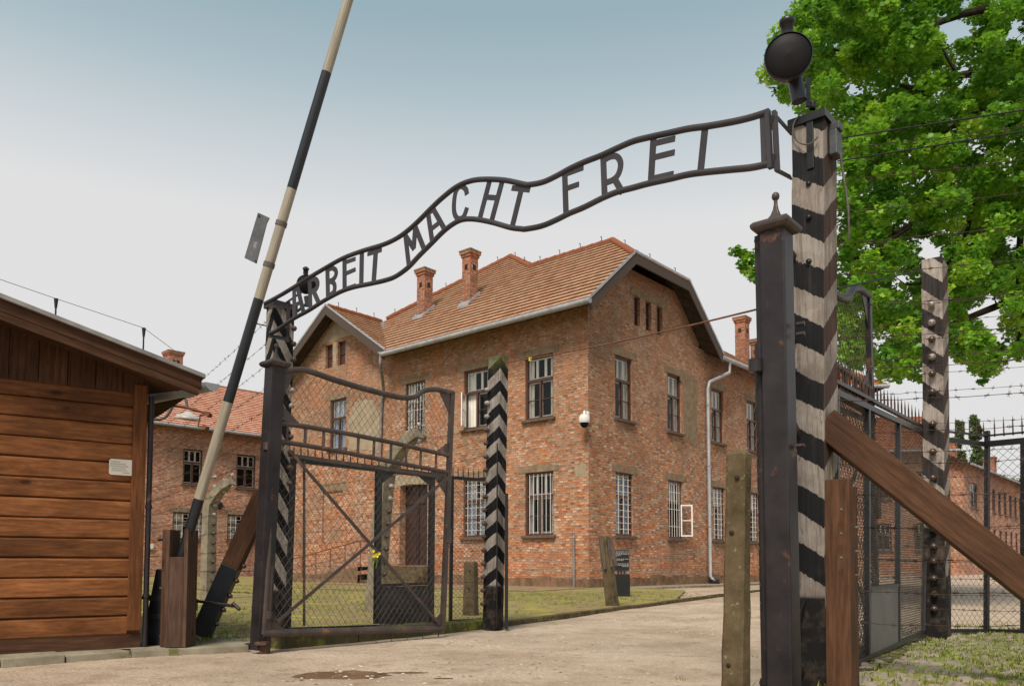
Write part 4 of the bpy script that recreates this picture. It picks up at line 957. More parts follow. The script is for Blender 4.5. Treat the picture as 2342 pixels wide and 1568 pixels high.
h1, h2 = hutpt(127, 722, .1), hutpt(328, 787, .1)
wr = thing('roof_wire', hq(h1[0], h1[1], .1), 'thin lightning wire on two little holders above the hut roof', 'wire')
for (u, z) in (h1, h2):
    mb = MB(); top = z+.13*1; mb.tube([hq(u, zroof(u)-.03, .1), hq(u, top-.06, .1)], .006, 6); mb.tube([hq(u, top-.07, .1), hq(u, top, .1)], [.009, .016], 8); mb.build('wire_holder', M['iron'], wr)
e0, e2 = hutpt(-40, 625, .1), hutpt(405, 806, .1)
mb = MB(); mb.tube([hq(e0[0], e0[1], .1), hq(h1[0], h1[1]+.13, .1), hq(h2[0], h2[1]+.13, .1), hq(e2[0], e2[1], .1)], .0022, 4); mb.build('strand', M['wire'], wr)
# enamel yard lamp behind the hut corner, wired to the barrier pole side
Yl = 8.6
la = thing('yard_lamp', atY(430, 950, Yl), 'small enamel lamp shade on a curved pipe between hut and barrier pole', 'lamp')
mb = MB(); c = atY(430, 952, Yl); mb.lathe(c-UP*.02, [(.135, -.012), (.14, .0), (.11, .026), (.05, .055), (.022, .075), (0, .08)], 24, axis=V((.12, -.1, 1))); mb.build('lamp_shade', M['shade'], la)
mb = MB(); mb.tube(smooth_curve([atY(x, y, Yl) for x, y in ((330, 957), (372, 957), (392, 935), (400, 912), (412, 905), (424, 912), (429, 935))], 5), .016, 8); mb.build('pipe_arm', M['wire'], la)
cb = MB(); cb.tube(smooth_curve([atY(x, y, 7.2) for x, y in ((338, 893), (348, 912), (365, 922), (420, 930), (478, 947))], 4), .014, 6)
single(cb, 'rusty_conduit', M['pipe_rust'], atY(338, 893, 7.2), 'bent rusty conduit running from hut eave to the barrier pole', 'pipe')
# ------------------------------------------------------------ barrier
YB = 6.43
Pb = gz(405, 1475, .066); gate_dir = V((.78, -.62, 0)).normalized()
bp_n = V((0, -1, 0))
st = thing('barrier_stand', Pb, 'brown slotted wooden stand holding the raised striped barrier pole', 'barrier stand')
bl = lambda x, y, Y=YB: atY(x, y, Y)
xl, xr = bl(375, 1400).x, bl(438, 1400).x; xm = (xl+xr)/2; zt = bl(405, 1211).z; zs = bl(405, 1273).z
wdt = (xr-xl)
mb = MB(); mb.box(V((xl+wdt*.10, YB+.02, (zt+.07)/2)), V((wdt*.10, 0, 0)), V((0, .085, 0)), UP*(zt-.07)/2, along=2)
mb.build('upright', M['timber_d'], st, bevel=.004)
mb = MB(); mb.box(V((xl+wdt*.27, YB-.0, (zt+.07)/2)), V((wdt*.065, 0, 0)), V((0, .10, 0)), UP*(zt-.07)/2, along=2)
mb.box(V((xr-wdt*.075, YB-.0, (zt+.07)/2)), V((wdt*.075, 0, 0)), V((0, .10, 0)), UP*(zt-.07)/2, along=2)
mb.build('upright', M['timber_g'], st, bevel=.004)
mb = MB(); mb.box(V((xl+wdt*.595, YB-.004, (zs+.07)/2)), V((wdt*.255, 0, 0)), V((0, .098, 0)), UP*(zs-.07)/2, along=2); mb.build('spacer_block', M['timber_g'], st, bevel=.003)
mb = MB()
for x, y in ((368, 1232), (372, 1345), (372, 1455)):
    p = bl(x, y); mb.tube([p-V((.02, 0, 0)), p+V((.05, 0, 0))], .016, 6)
each(mb, 'bolt', M['iron'], st)
# the pole itself (top is outside the picture)
pole = thing('barrier_pole', bl(420, 1275), 'raised black and white banded barrier pole crossing the sky', 'barrier')
top = atY(797, -2, 6.05); piv = bl(412, 1285, YB); dP = (top-piv).normalized(); Lp = (top-piv).length
# band positions found along the pole from their picture heights
def along(y):
    best = min(range(0, 1400), key=lambda k: abs(py_of(piv+dP*(k/1400*Lp*1.0))-y)); return best/1400*Lp
def py_of(P): v = V(P)-CAM; return CY+F_*v.dot(DN)/v.dot(FW)
bands = [along(y) for y in (1290, 1140, 919, 684, 433, 166)]+[Lp+.35, Lp+1.2]
ends = []
for i in range(len(bands)-1):
    mb = MB(); r0 = .0405; r1 = .037; f0, f1 = bands[i]/(Lp+1.2), bands[i+1]/(Lp+1.2)
    N = 16; ra, rb = r0+(r1-r0)*f0, r0+(r1-r0)*f1; vs = []; a_, b_ = piv+dP*bands[i], piv+dP*bands[i+1]; u_ = dP.cross(V((0, 1, 0))).normalized(); w_ = dP.cross(u_)
    uvs = []; L_ = (b_-a_).length
    for k in range(N):
        an0, an1 = 2*math.pi*k/N, 2*math.pi*(k+1)/N
        P = [a_+(u_*math.cos(an0)+w_*math.sin(an0))*ra, a_+(u_*math.cos(an1)+w_*math.sin(an1))*ra, b_+(u_*math.cos(an1)+w_*math.sin(an1))*rb, b_+(u_*math.cos(an0)+w_*math.sin(an0))*rb]
        mb.face(P, [(0+i*3, k*.02), (i*3, k*.02+.02), (L_+i*3, k*.02+.02), (L_+i*3, k*.02)], smooth=True)
    mb.build('painted_band', M['poleB'] if i % 2 == 0 else M['poleW'], pole)
mb = MB()
for y in (512, 606): p = piv+dP*along(y); mb.tube([p-dP*.018, p+dP*.018], .045, 14)
each(mb, 'clamp_ring', M['wire'], pole)
mb = MB()
for (x, y) in ((477, 948), (470, 978)): p = atY(x, y, YB-.08); mb.tube([p-V((0, .04, 0)), p+V((0, .03, 0))], .02, 8)
mb.tube([atY(477, 948, YB-.09), atY(458, 950, YB-.09), atY(453, 975, YB-.09), atY(470, 977, YB-.09)], .006, 5); each(mb, 'hook', M['pipe_rust'], pole)
# counterweight tail
mb = MB(); tl = [bl(x, y, YB+.16) for x, y in ((376, 1300), (396, 1300), (376, 1473), (328, 1473))]
t0, t1 = (tl[0]+tl[1])/2, (tl[2]+tl[3])/2; mb.box((t0+t1)/2, (t1-t0)/2, V((.075, 0, 0)), V((0, .07, 0)), along=0); mb.build('counterweight', M['poleB'], pole, bevel=.01)
mb = MB(); 
for f in (.38, .62): p = t0.lerp(t1, f); mb.box(p, (t1-t0).normalized()*.022, V((.082, 0, 0)), V((0, .077, 0))); 
each(mb, 'iron_strap', M['iron'], pole)
# plate hung on the pole
pt = thing('hanging_plate', atY(589, 545, 6.35), 'scratched dark metal plate fixed behind the raised barrier pole', 'plate')
mb = MB(); Yp = 6.36; mb.prism([atY(x, y, Yp) for x, y in ((590, 486), (616, 498), (610, 510), (586, 602), (559, 589))], V((0, -1, 0)), .012); mb.build('sheet', M['platebk'], pt)
mb = MB(); 
for x, y in ((592, 492), (585, 596)): mb.tube([atY(x, y, Yp-.012), atY(x, y, Yp+.012)], .008, 8)
each(mb, 'rivet', M['wire'], pt)
lv = MB(); lv.tube([atY(325, 1366, 6.9), atY(440, 1372, 6.75), atY(536, 1385, 6.62)], .013, 8); lv.tube([atY(532, 1378, 6.62), atY(548, 1393, 6.60)], .015, 8)
single(lv, 'lever_rod', M['iron'], atY(440, 1372, 6.75), 'horizontal iron lever rod passing behind the barrier stand', 'rod')
gb_ = MB(); gb_.box(atY(442, 1382, 6.75), V((.028, 0, 0)), V((0, .03, 0)), UP*.05); single(gb_, 'junction_box', M['hookgreen'], atY(442, 1382, 6.75), 'small green box beside the barrier stand', 'box', bevel=.004)
# ------------------------------------------------------------ iron gate posts
def iron_post(x0, x1, y, Yp, ztop, lean, label, cap=True):
    """square hollow section with moulded cap and ball finial"""
    a, b = atY(x0, y, Yp), atY(x1, y, Yp); w = .118; c = V(((a.x+b.x)/2, Yp, 0))
    t = thing('iron_gate_post', V((c.x, c.y, 0)), label, 'gate post', 'iron gate posts')
    rot = Matrix.Rotation(R_(-40), 3, 'Z'); ax, ay = rot @ V((1, 0, 0)), rot @ V((0, 1, 0)); up = V((lean, 0, 1)).normalized()
    Lh = ztop/2; mb = MB(); mb.box(c+up*(Lh+.02), ax*w/2, ay*w/2, up*(Lh-.02), along=2); mb.build('shaft', M['iron'], t, bevel=.008)
    mb = MB(); e = c+up*ztop
    def sq(r, h): return [e+ax*r*i+ay*r*j+up*h for i, j in ((-1, -1), (1, -1), (1, 1), (-1, 1))]
    pr = [(w/2+.002, -.010), (w/2+.020, -.004), (w/2+.032, .010), (w/2+.034, .026), (w/2+.022, .040), (w/2-.012, .048), (.034, .056), (.020, .078), (.011, .108), (.0075, .135), (.0075, .155)]
    rings = [sq(r, h) for r, h in pr]; vs = [p for rg in rings for p in rg]
    mb.raw(vs, [(i*4+k, i*4+(k+1) % 4, (i+1)*4+(k+1) % 4, (i+1)*4+k) for i in range(len(pr)-1) for k in range(4)]+[(0, 1, 2, 3)])
    mb.build('cap', M['iron_capm'], t, bevel=.004)
    mb = MB(); mb.lathe(e+up*.15, [(.0, -.0), (.010, .003), (.016, .010), (.0185, .021), (.016, .032), (.009, .039), (0, .041)], 16, axis=up); mb.build('finial', M['iron_capm'], t)
    return t, c, up, ax, ay
YIL, YIR = 6.45, 3.74
zl = atY(620, 838, YIL).z; zr2 = atY(1785, 530, YIR).z
tL, cL, upL, axL, ayL = iron_post(575, 625, 1200, YIL, zl, .034, 'left iron gate post with ball finial, carrying the open mesh gate leaf')
tR, cR, upR, axR, ayR = iron_post(1749, 1826, 1200, YIR, zr2, .0, 'right iron gate post with ball finial in front of the tall striped post')
mb = MB()
for y in (742, 765, 1020): p = atY(1822, y, YIR-.03); mb.tube([p, p+V((.03, -.02, 0))], .011, 8)
each(mb, 'bolt', M['iron'], tR)
mb = MB(); p = atY(598, 1466, YIL-.1); mb.box(V((p.x, YIL-.06, .10)), V((.045, 0, 0)), V((0, .07, 0)), UP*.012); mb.box(V((p.x+.01, YIL-.04, .05)), V((.03, 0, 0)), V((0, .04, 0)), UP*.05); mb.build('pivot_foot', M['iron_rust'], tL)
# ------------------------------------------------------------ gate leaves
gA3, gB3 = V(((612-CX)/F_*6.42, 6.42, 0)), V(((1018-CX)/F_*7.95, 7.95, 0))
gd = (gB3-gA3).normalized(); gn = V((gd.y, -gd.x, 0))
TILT = R_(1.9)
def g2(x, y):
    P = pl(x, y, gA3, gn); s = (P-gA3).dot(gd); z = P.z-.12
    return (s*math.cos(TILT)-z*math.sin(TILT), s*math.sin(TILT)+z*math.cos(TILT))
def leaf(label, O3_, dr, tilt, mt='iron_gate'):
    nrm = V((dr.y, -dr.x, 0)); e1 = dr*math.cos(tilt)-UP*math.sin(tilt); e2 = dr*math.sin(tilt)+UP*math.cos(tilt); base = V(O3_)+UP*.12
    q = lambda p, d=0: base+e1*p[0]+e2*p[1]+nrm*d
    t = thing('metal_gate', O3_, label, 'gate', 'open mesh gate leaves')
    S = lambda *a: [g2(*p) for p in a]
    ny = nrm
    # outer frame: pipe of the upper edge with its double curve
    topc = S((640, 850), (672, 846), (705, 848), (770, 870), (850, 893), (915, 908), (948, 907), (968, 894), (995, 890), (1015, 894), (1036, 898))
    mb = MB(); mb.tube([q(p) for p in smooth3(topc)], .026, 10); mb.tube([q(p) for p in S((600, 1448), (1008, 1437))], .034, 10)
    each(mb, 'frame_pipe', M[mt], t)
    mb = MB(); a, b = S((641, 845), (610, 1450)); mb.bar(q(a), q(b), .035, .035, nrm); a, b = S((628, 990), (603, 1450)); mb.tube([q(a, .0), q(b, .0)], .026, 8)
    a, b = S((1034, 896), (1012, 1440)); mb.bar(q(a), q(b), .05, .035, nrm); each(mb, 'stile', M[mt], t)
    mb = MB(); mb.tube([q(p) for p in S((636, 967), (700, 975), (800, 992), (900, 1012), (1030, 1042))], .021, 8); mb.tube([q(p) for p in S((632, 1003), (640, 1009), (700, 1018), (800, 1036), (900, 1056), (1026, 1080))], .021, 8)
    each(mb, 'cross_rail', M[mt], t)
    mb = MB(); top_, bot_ = S((636, 967), (1030, 1042)), S((632, 1008), (1026, 1080))
    for x in (657, 699, 741, 779, 820, 856, 895, 930, 963, 998):
        f = (x-636)/(1030-636); a = (top_[0][0]+(top_[1][0]-top_[0][0])*f, 0)
        y0 = 967+(1042-967)*f-2*math.sin(f*3.14); y1 = 1008+(1080-1008)*f-2*math.sin(f*3.14); A, B = S((x, y0), (x-2, y1)); mb.tube([q(A), q(B)], .013, 6)
    each(mb, 'rung', M[mt], t)
    # gussets
    for tri in (((650, 850), (672, 852), (650, 905)), ((640, 920), (652, 1000-30), (688, 972)), ((1005, 898), (1030, 901), (1028, 950)), ((1025, 1010), (1028, 1040), (995, 1033)), ((985, 1078), (1022, 1080), (1018, 1130)), ((606, 1405), (606, 1445), (655, 1443)), ((1012, 1395), (1010, 1437), (975, 1437)), ((636, 1010), (655, 1012), (633, 1045))):
        mb = MB(); mb.prism([q(p, .006) for p in S(*tri)], nrm, .006); mb.build('gusset', M[mt], t)
    mb = MB(); a, b = S((655, 1028), (1000, 1425)); mb.bar(q(a, .028), q(b, .028), .028, .008, nrm); a, b = S((1018, 1092), (628, 1420)); mb.bar(q(a, .040), q(b, .040), .028, .008, nrm); each(mb, 'diagonal_brace', M[mt], t)
    a, b = S((662, 1040), (1015, 1090)); mb = MB(); mb.bar(q(a, -.004), q(b, -.004), .03, .02, nrm); a, b = S((699, 1045), (699, 1430)); mb.bar(q(a, -.02), q(b, -.02), .018, .012, nrm); each(mb, 'inner_bar', M[mt], t)
    mb = MB()
    for i in range(12): x = 612+(1003-612)*i/11; a, b = S((x, 1452-9*i/11), (x-1, 1476-12*i/11)); mb.tube([q(a), q(b)], [.008, .002], 6)
    each(mb, 'bottom_spike', M[mt], t)
    # chain link, really woven from two wire directions, clipped to the two panels
    lo = S((610, 1010), (1020, 1085), (1008, 1435), (600, 1445)); hi = S((655, 858), (705, 856), (850, 900), (935, 914), (985, 900), (1028, 905), (1028, 1035), (850, 1000), (645, 962))
    for P in (lo, hi): 
        mb = MB(); chain(mb, P, q, .052, .0017, -.012); mb.build('chain_link_panel', M['mesh'], t)
    mb = MB(); a = g2(1022, 1225); mb.box(q(a, .02), e1*.03, nrm*.02, e2*.07); mb.build('lock_box', M[mt], t, bevel=.004)
    mb = MB()
    for y in (1020, 1405): a = g2(612, y); mb.tube([q(a)-e2*.03, q(a)+e2*.03], .034, 10)
    each(mb, 'hinge', M[mt], t)
    return t, q
def smooth3(pts, n=5):
    P = smooth_curve([V((p[0], p[1], 0)) for p in pts], n); return [(p.x, p.y) for p in P]
def clip_line(P, o, d):
    """interval(s) of the line o + t d inside polygon P"""
    ts = []
    for i in range(len(P)):
        ax_, ay_ = P[i-1]; bx, by = P[i]; ex, ey = bx-ax_, by-ay_; den = d[0]*ey-d[1]*ex
        if abs(den) < 1e-9: continue
        t = ((ax_-o[0])*ey-(ay_-o[1])*ex)/den; s = ((ax_-o[0])*d[1]-(ay_-o[1])*d[0])/den
        if 0 <= s < 1: ts.append(t)
    ts.sort(); return list(zip(ts[::2], ts[1::2]))
def chain(mb, P, q, pitch, r, d0, ang=(52, 128), amp=.0035):
    for k, an in enumerate(ang):
        d = (math.cos(R_(an)), math.sin(R_(an))); nn_ = (-d[1], d[0]); vals = [p[0]*nn_[0]+p[1]*nn_[1] for p in P]; v = min(vals)+pitch*.5
        while v < max(vals):
            o = (nn_[0]*v, nn_[1]*v)
            for t0, t1 in clip_line(P, o, d):
                if t1-t0 > .01:
                    a = (o[0]+d[0]*t0, o[1]+d[1]*t0); b = (o[0]+d[0]*t1, o[1]+d[1]*t1); s_ = amp*(1 if k else -1)
                    mb.tube([q(a, d0+s_), q(b, d0+s_)], r, 4, cap=False, smooth=False)
            v += pitch
leafL, qL = leaf('left gate leaf of pipe frame and chain link, swung open beside the left post', gA3, gd, TILT)
fl = thing('posy', qL(g2(852, 1275), .05), 'small posy of yellow and white flowers tied to the left gate leaf', 'flowers')
mb = MB(); r = random.Random(8); c0 = qL(g2(852, 1272), .05)
for i in range(9):
    e = c0+V((r.uniform(-.03, .03), r.uniform(-.02, .02), r.uniform(-.01, .05))); 
    for k in range(6): a = k*1.047; mb.face([e, e+V((math.cos(a)*.014, -.008, math.sin(a)*.014)), e+V((math.cos(a+.6)*.016, -.010, math.sin(a+.6)*.016)), e+V((math.cos(a+1.0)*.012, -.004, math.sin(a+1.0)*.012))])
mb.build('blossom', M['yellow'], fl)
mb = MB()
for i in range(8): e = c0+V((r.uniform(-.02, .02), 0, .02)); mb.tube([e, e+V((r.uniform(-.05, .0), r.uniform(-.01, .02), -r.uniform(.05, .14)))], .004, 5)
mb.build('stalk', M['stemg'], fl)
gRa = V((1.20, 3.82, 0)); gRb = V(((2005-CX)/F_*5.42, 5.42, 0)); leaf('right gate leaf standing open behind the tall striped post, curved top edge showing', gRa, (gRb-gRa).normalized(), R_(-1.0), 'iron')
# ------------------------------------------------------------ tall striped posts
def striped_post(xa, xm_, xb, y, Yp, zt_, z0, mat, label, ang, period=.40, dF=.1, dS=.16, vee=True, lean=0, phase=0, leanY=0):
    """picture columns xa..xm_ front face, xm_..xb right face at height y"""
    pa, pb = atY(xa, y, Yp).x, atY(xb, y, Yp).x
    rot = R_(ang); fw_, sw_ = (atY(xm_, y, Yp).x-pa), (pb-atY(xm_, y, Yp).x)
    Xm = atY(xm_, y, Yp).x; kl, kr = pa/Yp, pb/Yp; wf = (Xm-kl*Yp)/(math.cos(rot)+kl*math.sin(rot)); ws = (kr*Yp-Xm)/(math.sin(rot)-kr*math.cos(rot))
    c0 = V((atY(xm_, y, Yp).x, Yp, z0)); ex = V((-math.cos(rot), math.sin(rot)*1., 0)); ey = V((math.sin(rot), math.cos(rot), 0))
    # bottom position corrected for lean measured at picture height y
    zref = atY(xm_, y, Yp).z; up = V((lean, leanY, 1)); base = c0-V((lean, leanY, 0))*(zref-z0)
    t = thing('striped_post', V((base.x, base.y, z0)), label, 'post', 'old black and white striped fence posts')
    corners = [base, base+ex*wf, base+ex*wf+ey*ws, base+ey*ws]; h = zt_-z0; mb = MB(); N = 24; r = random.Random(int(xa))
    jit = [[r.uniform(-.0025, .0025) for _ in range(N+1)] for _ in range(4)]
    for i in range(4):
        a, b = corners[i], corners[(i+1) % 4]; u0 = 0; u1 = (b-a).length; sgn = (-1 if i in (0, 2) else 1)
        for k in range(N):
            za, zb = h*k/N, h*(k+1)/N; 
            def P(c, z, idx, kk): return c+up*z+V((jit[idx][kk], jit[(idx+1) % 4][kk], 0))
            j = (i+1) % 4
            if vee: s0, s1 = {0: (dF, 0), 3: (dF-dS, dF), 1: (0, dF), 2: (dF, dF-dS)}[i]
            else: s0, s1 = {0: (0, dF), 3: (dS, 0), 1: (dF, 0), 2: (0, dS)}[i]
            mb.face([P(a, za, i, k), P(b, za, j, k), P(b, zb, j, k+1), P(a, zb, i, k+1)], [(u0, (za+s0)/period+phase), (u1, (za+s1)/period+phase), (u1, (zb+s1)/period+phase), (u0, (zb+s0)/period+phase)], 1 if (i == 3 and vee) else 0)
    mb.face([c+up*h+V((jit[i][N], jit[(i+1) % 4][N], 0)) for i, c in enumerate(corners)], [(0, .7)]*4)
    mb.build('shaft', [M[mat], M['stripe_side']], t)
    return t, base, ex, ey, wf, ws, up
YSR, YSL = 4.06, 6.95
zSR = atY(1850, 262, YSR).z; zSL = atY(640, 690, YSL).z
pR = striped_post(1811, 1884, 1914, 700, YSR, zSR, 0, 'stripe', 'tall weathered black and white striped post at right carrying the searchlight', 40, period=.293, dF=.104, dS=.17, lean=.0185, phase=.56)
pL = striped_post(605, 622, 669, 860, YSL, zSL, .06, 'stripe_l', 'tall striped post at left carrying the sign end and small lamp', 40, period=.271, dF=.22, dS=.30, vee=False, lean=.012, phase=.72)
pM = striped_post(1116, 1144, 1162, 860, 8.6, atY(1140, 810, 8.6).z, .0, 'stripe_m', 'striped post with green mossy top and insulators in front of the brick building', 40, period=.251, dF=.113, dS=.115, vee=False, lean=.018, phase=.76)
pK = striped_post(2108, 2156, 2168, 700, 6.4, atY(2140, 585, 6.4).z, .12, 'stripe_r', 'pale striped post with insulators at right against the tree', 36, period=.305, dF=.13, dS=.2, lean=.0205, phase=.665)
# caps and insulators
def insulator(par, p, n, white=False, s=1.):
    n = V(n).normalized(); mb = MB(); mb.lathe(p, [(.010*s, 0), (.010*s, .012*s), (.026*s, .018*s), (.030*s, .030*s), (.022*s, .040*s), (.024*s, .050*s), (.017*s, .060*s), (.0, .064*s)], 14, axis=n)
    return mb.build('insulator', M['porc_w' if white else 'porc'], par)
t, base, ex, ey, wf, ws, up = pK
kf = -ey   # front face normal
kz = []
for i, y in enumerate((690, 732, 771, 811, 850, 892, 966, 1030, 1090, 1148, 1208, 1248, 1283, 1322, 1358, 1392)):
    z = atY(2132, y, 6.36).z; p = base+ex*wf*.5+up*(z-.12); kz.append(z); insulator(t, p-ey*.0, -ey, i in (0, 1, 3), .95)
t, base, ex, ey, wf, ws, up = pM
for i in range(17):
    z = atY(1125, 885+31*i, 8.55).z; insulator(t, base+ex*wf*.8+up*z, -ey+ex*.5, i < 3, .95)
mb = MB(); mb.box(base-ey*.02+ey*ws*1.0+V((.05, -.05, 0))+UP*.75, V((.018, 0, 0)), V((0, .05, 0)), UP*.72); mb.build('iron_angle', M['iron_blk'], t)
mb = MB(); p = base+V((.02, -.04, 0)); mb.tube([p+UP*(z_) for z_ in (.05, .4, .8, 1.5, 2.0)], .008, 6); mb.build('earth_rod', M['cable'], t)
t, base, ex, ey, wf, ws, up = pL
for i in range(12):
    z = atY(665, 705+36*i, YSL).z; insulator(t, base+up*(z-.06)+ey*ws*.93, -ex-ey*.1, i in (5, 6), .85)
mb = MB(); mb.box(base+ex*wf/2+ey*ws/2+up*(zSL-.06-.01), ex*(wf/2+.02), ey*(ws/2+.02), UP*.028); each(mb, 'iron_cap', M['iron'], t)
mb = MB(); mb.tube([base+ex*wf*1.0+up*(zSL-.25), base+ex*wf*1.0+up*(zSL-.25)+V((-.07, -.02, .01)), base+ex*wf*1.0+up*(zSL-.25)+V((-.09, -.02, .05))], .006, 5); mb.build('wire_hook', M['iron'], t)
t, base, ex, ey, wf, ws, up = pR
topc_ = base+ex*wf/2+ey*ws/2+up*zSR
mb = MB(); mb.box(topc_+UP*.005, ex*(wf/2+.018), ey*(ws/2+.018), UP*.022); mb.box(base+ex*wf*.4-ey*.004+up*(zSR-.13), ex*.018, ey*.006, UP*.14); each(mb, 'iron_cap', M['iron_blk'], t, bevel=.003)
mb = MB(); p = base+ey*ws*.5+up*(zSR-.13)-ex*.03; mb.box(p, ex*.02, ey*.045, UP*.065); mb.box(p+UP*.09+ex*.0, ex*.03, ey*.03, UP*.02); mb.build('terminal_box', M['platebk'], t, bevel=.005)
mb = MB(); mb.tube(smooth_curve([p-UP*.05-ex*.02, p-UP*.18-ex*.03+ey*.02, p-UP*.34-ex*.045+ey*.03, p-UP*.5-ex*.04+ey*.05], 4), .006, 6); mb.tube(smooth_curve([topc_+ex*.02-ey*.1+UP*.06, topc_+ex*.06-ey*.14-UP*.02, base+ex*wf*.8-ey*.02+up*(zSR-.1), base+ex*wf*.4-ey*.03+up*(zSR-.15), base+ex*.02-ey*.02+up*(zSR-.12)], 5), .0045, 6); mb.build('lamp_wire', M['wire'], t)
for (x, y) in ((1841, 478), (1846, 582), (1838, 400)): pp = atY(x, y, YSR-.05); mb = MB(); mb.lathe(base+ex*wf*.45+up*(pp.z), [(.014, 0), (.014, .012), (0, .016)], 8, axis=-ey); each(mb, 'bolt', M['iron_blk'], t)
# ------------------------------------------------------------ lamps
def searchlight(c, R0, n, label, mat_face, Yb, stem_to, top_up, name='searchlight', deep=.16):
    n = V(n).normalized(); t = thing(name, c, label, 'lamp', None)
    u_ = UP-n*UP.dot(n); u_.normalize()
    mb = MB(); mb.lathe(V(c), [(R0*.99, .008), (R0*1.03, .004), (R0*1.03, -.022), (R0*.96, -.03), (R0*.9, -deep*.45), (R0*.62, -deep*.85), (R0*.35, -deep), (0, -deep)], 36, axis=n); mb.build('housing', M['lampbody'], t)
    mb = MB(); mb.lathe(V(c), [(0, .022), (R0*.5, .018), (R0*.85, .010), (R0*.985, .0)], 36, axis=n); mb.build('lens', M[mat_face], t)
    mb = MB(); tc_ = V(c)-n*deep*.35; k = R0*1.22
    mb.lathe(tc_, [(R0*.27, k-R0*.1), (R0*.27, k+R0*.36), (R0*.34, k+R0*.37), (R0*.35, k+R0*.56), (R0*.30, k+R0*.60), (R0*.20, k+R0*.63), (R0*.18, k+R0*.70), (0, k+R0*.74)], 20, axis=u_); mb.build('vent_chimney', M['lampbody'], t)
    mb = MB(); s0 = stem_to+UP*R0*1.05-V((R0*.18, 0, 0)); mb.tube([s0, stem_to], [R0*.33, R0*.33], 16); mb.build('socket', M['lampbody'], t)
    return t
cS = atY(1803, 128, 4.0); tS = searchlight(cS, .116, V((-.28, -1, -.12)), 'round black searchlight with a dark lens on the tall right striped post', 'reflector', 4.0, atY(1828, 232, 4.1), 0)
mb = MB(); mb.bar(atY(1848, 178, 4.13), atY(1848, 244, 4.13), .022, .012, V((0, -1, 0))); mb.tube([atY(1846, 195, 4.13), atY(1828, 205, 4.10)], .008, 6); mb.lathe(atY(1858, 242, 4.18), [(.015, -.02), (.024, -.01), (.015, 0), (.024, .01), (.015, .02), (0, .022)], 12); each(mb, 'bracket', M['iron_blk'], tS)
cS2 = atY(701, 650, 7.3); tS2 = searchlight(cS2, .085, V((.55, -1, -.25)), 'small dark searchlight behind the first letters of the arch sign', 'reflector', 7.2, atY(705, 700, 7.3), 0, deep=.18)
mb = MB(); mb.tube([atY(700, 695, 7.3), atY(680, 712, 7.25), atY(660, 705, 7.1)], .014, 6); mb.tube([atY(625, 712, 7.0), atY(690, 668, 7.2)], .01, 6); each(mb, 'bracket', M['iron_blk'], tS2)
# ------------------------------------------------------------ arch sign
sA, sB = V(((612-CX)/F_*6.85, 6.85, 0)), V(((1755-CX)/F_*3.92, 3.92, 0)); sdv = (sB-sA).normalized(); sn = V((sdv.y, -sdv.x, 0))
if sn.y > 0: sn = -sn
def sp_(x, y): return pl(x, y, sA, sn)
def z2(x, y): return sp_((1000+x/1.96)/1.63962, (500+y/1.96)/1.63962)
def z3(x, y): return sp_((1900+x/2.129)/1.63962, (300+y/2.129)/1.63962)
arch = thing('arch_sign', V(((sA.x+sB.x)/2, (sA.y+sB.y)/2, 2.6)), 'wavy iron arch sign with cut metal capital letters spanning the gateway', 'sign')
upt = [z2(*p) for p in ((-12, 1250), (100, 1190), (200, 1130), (320, 1055), (430, 990), (560, 918), (700, 865), (850, 820), (950, 775), (1030, 720), (1110, 650), (1200, 560), (1290, 475), (1400, 390), (1500, 350), (1600, 338), (1750, 345), (1880, 372))]+[z3(*p) for p in ((180, 836), (290, 815), (400, 765), (500, 710), (620, 655), (750, 605), (870, 550), (1010, 490), (1150, 455), (1290, 425), (1450, 390), (1600, 370), (1800, 335), (1950, 300), (2070, 262))]
lot = [z2(*p) for p in ((28, 1468), (70, 1450), (120, 1415), (200, 1360), (310, 1300), (420, 1230), (540, 1165), (640, 1130), (760, 1105), (870, 1080), (950, 1050), (1040, 985), (1120, 900), (1210, 810), (1300, 720), (1380, 660), (1450, 632), (1540, 632), (1660, 655), (1790, 692), (1870, 702))]+[z3(*p) for p in ((150, 1190), (280, 1165), (400, 1115), (500, 1065), (620, 1015), (760, 945), (880, 895), (1010, 860), (1140, 825), (1300, 790), (1450, 755), (1600, 735), (1800, 715), (1950, 700), (2090, 672))]
mb = MB(); mb.tube(smooth_curve(upt, 4), .0175, 10); mb.build('upper_pipe', M['iron_sign'], arch)
mb = MB(); mb.tube(smooth_curve(lot, 4), .0175, 10); mb.build('lower_pipe', M['iron_sign'], arch)
def arc(pts, n=4): return [(p.x, p.y) for p in smooth_curve([V((a, b, 0)) for a, b in pts], n)]
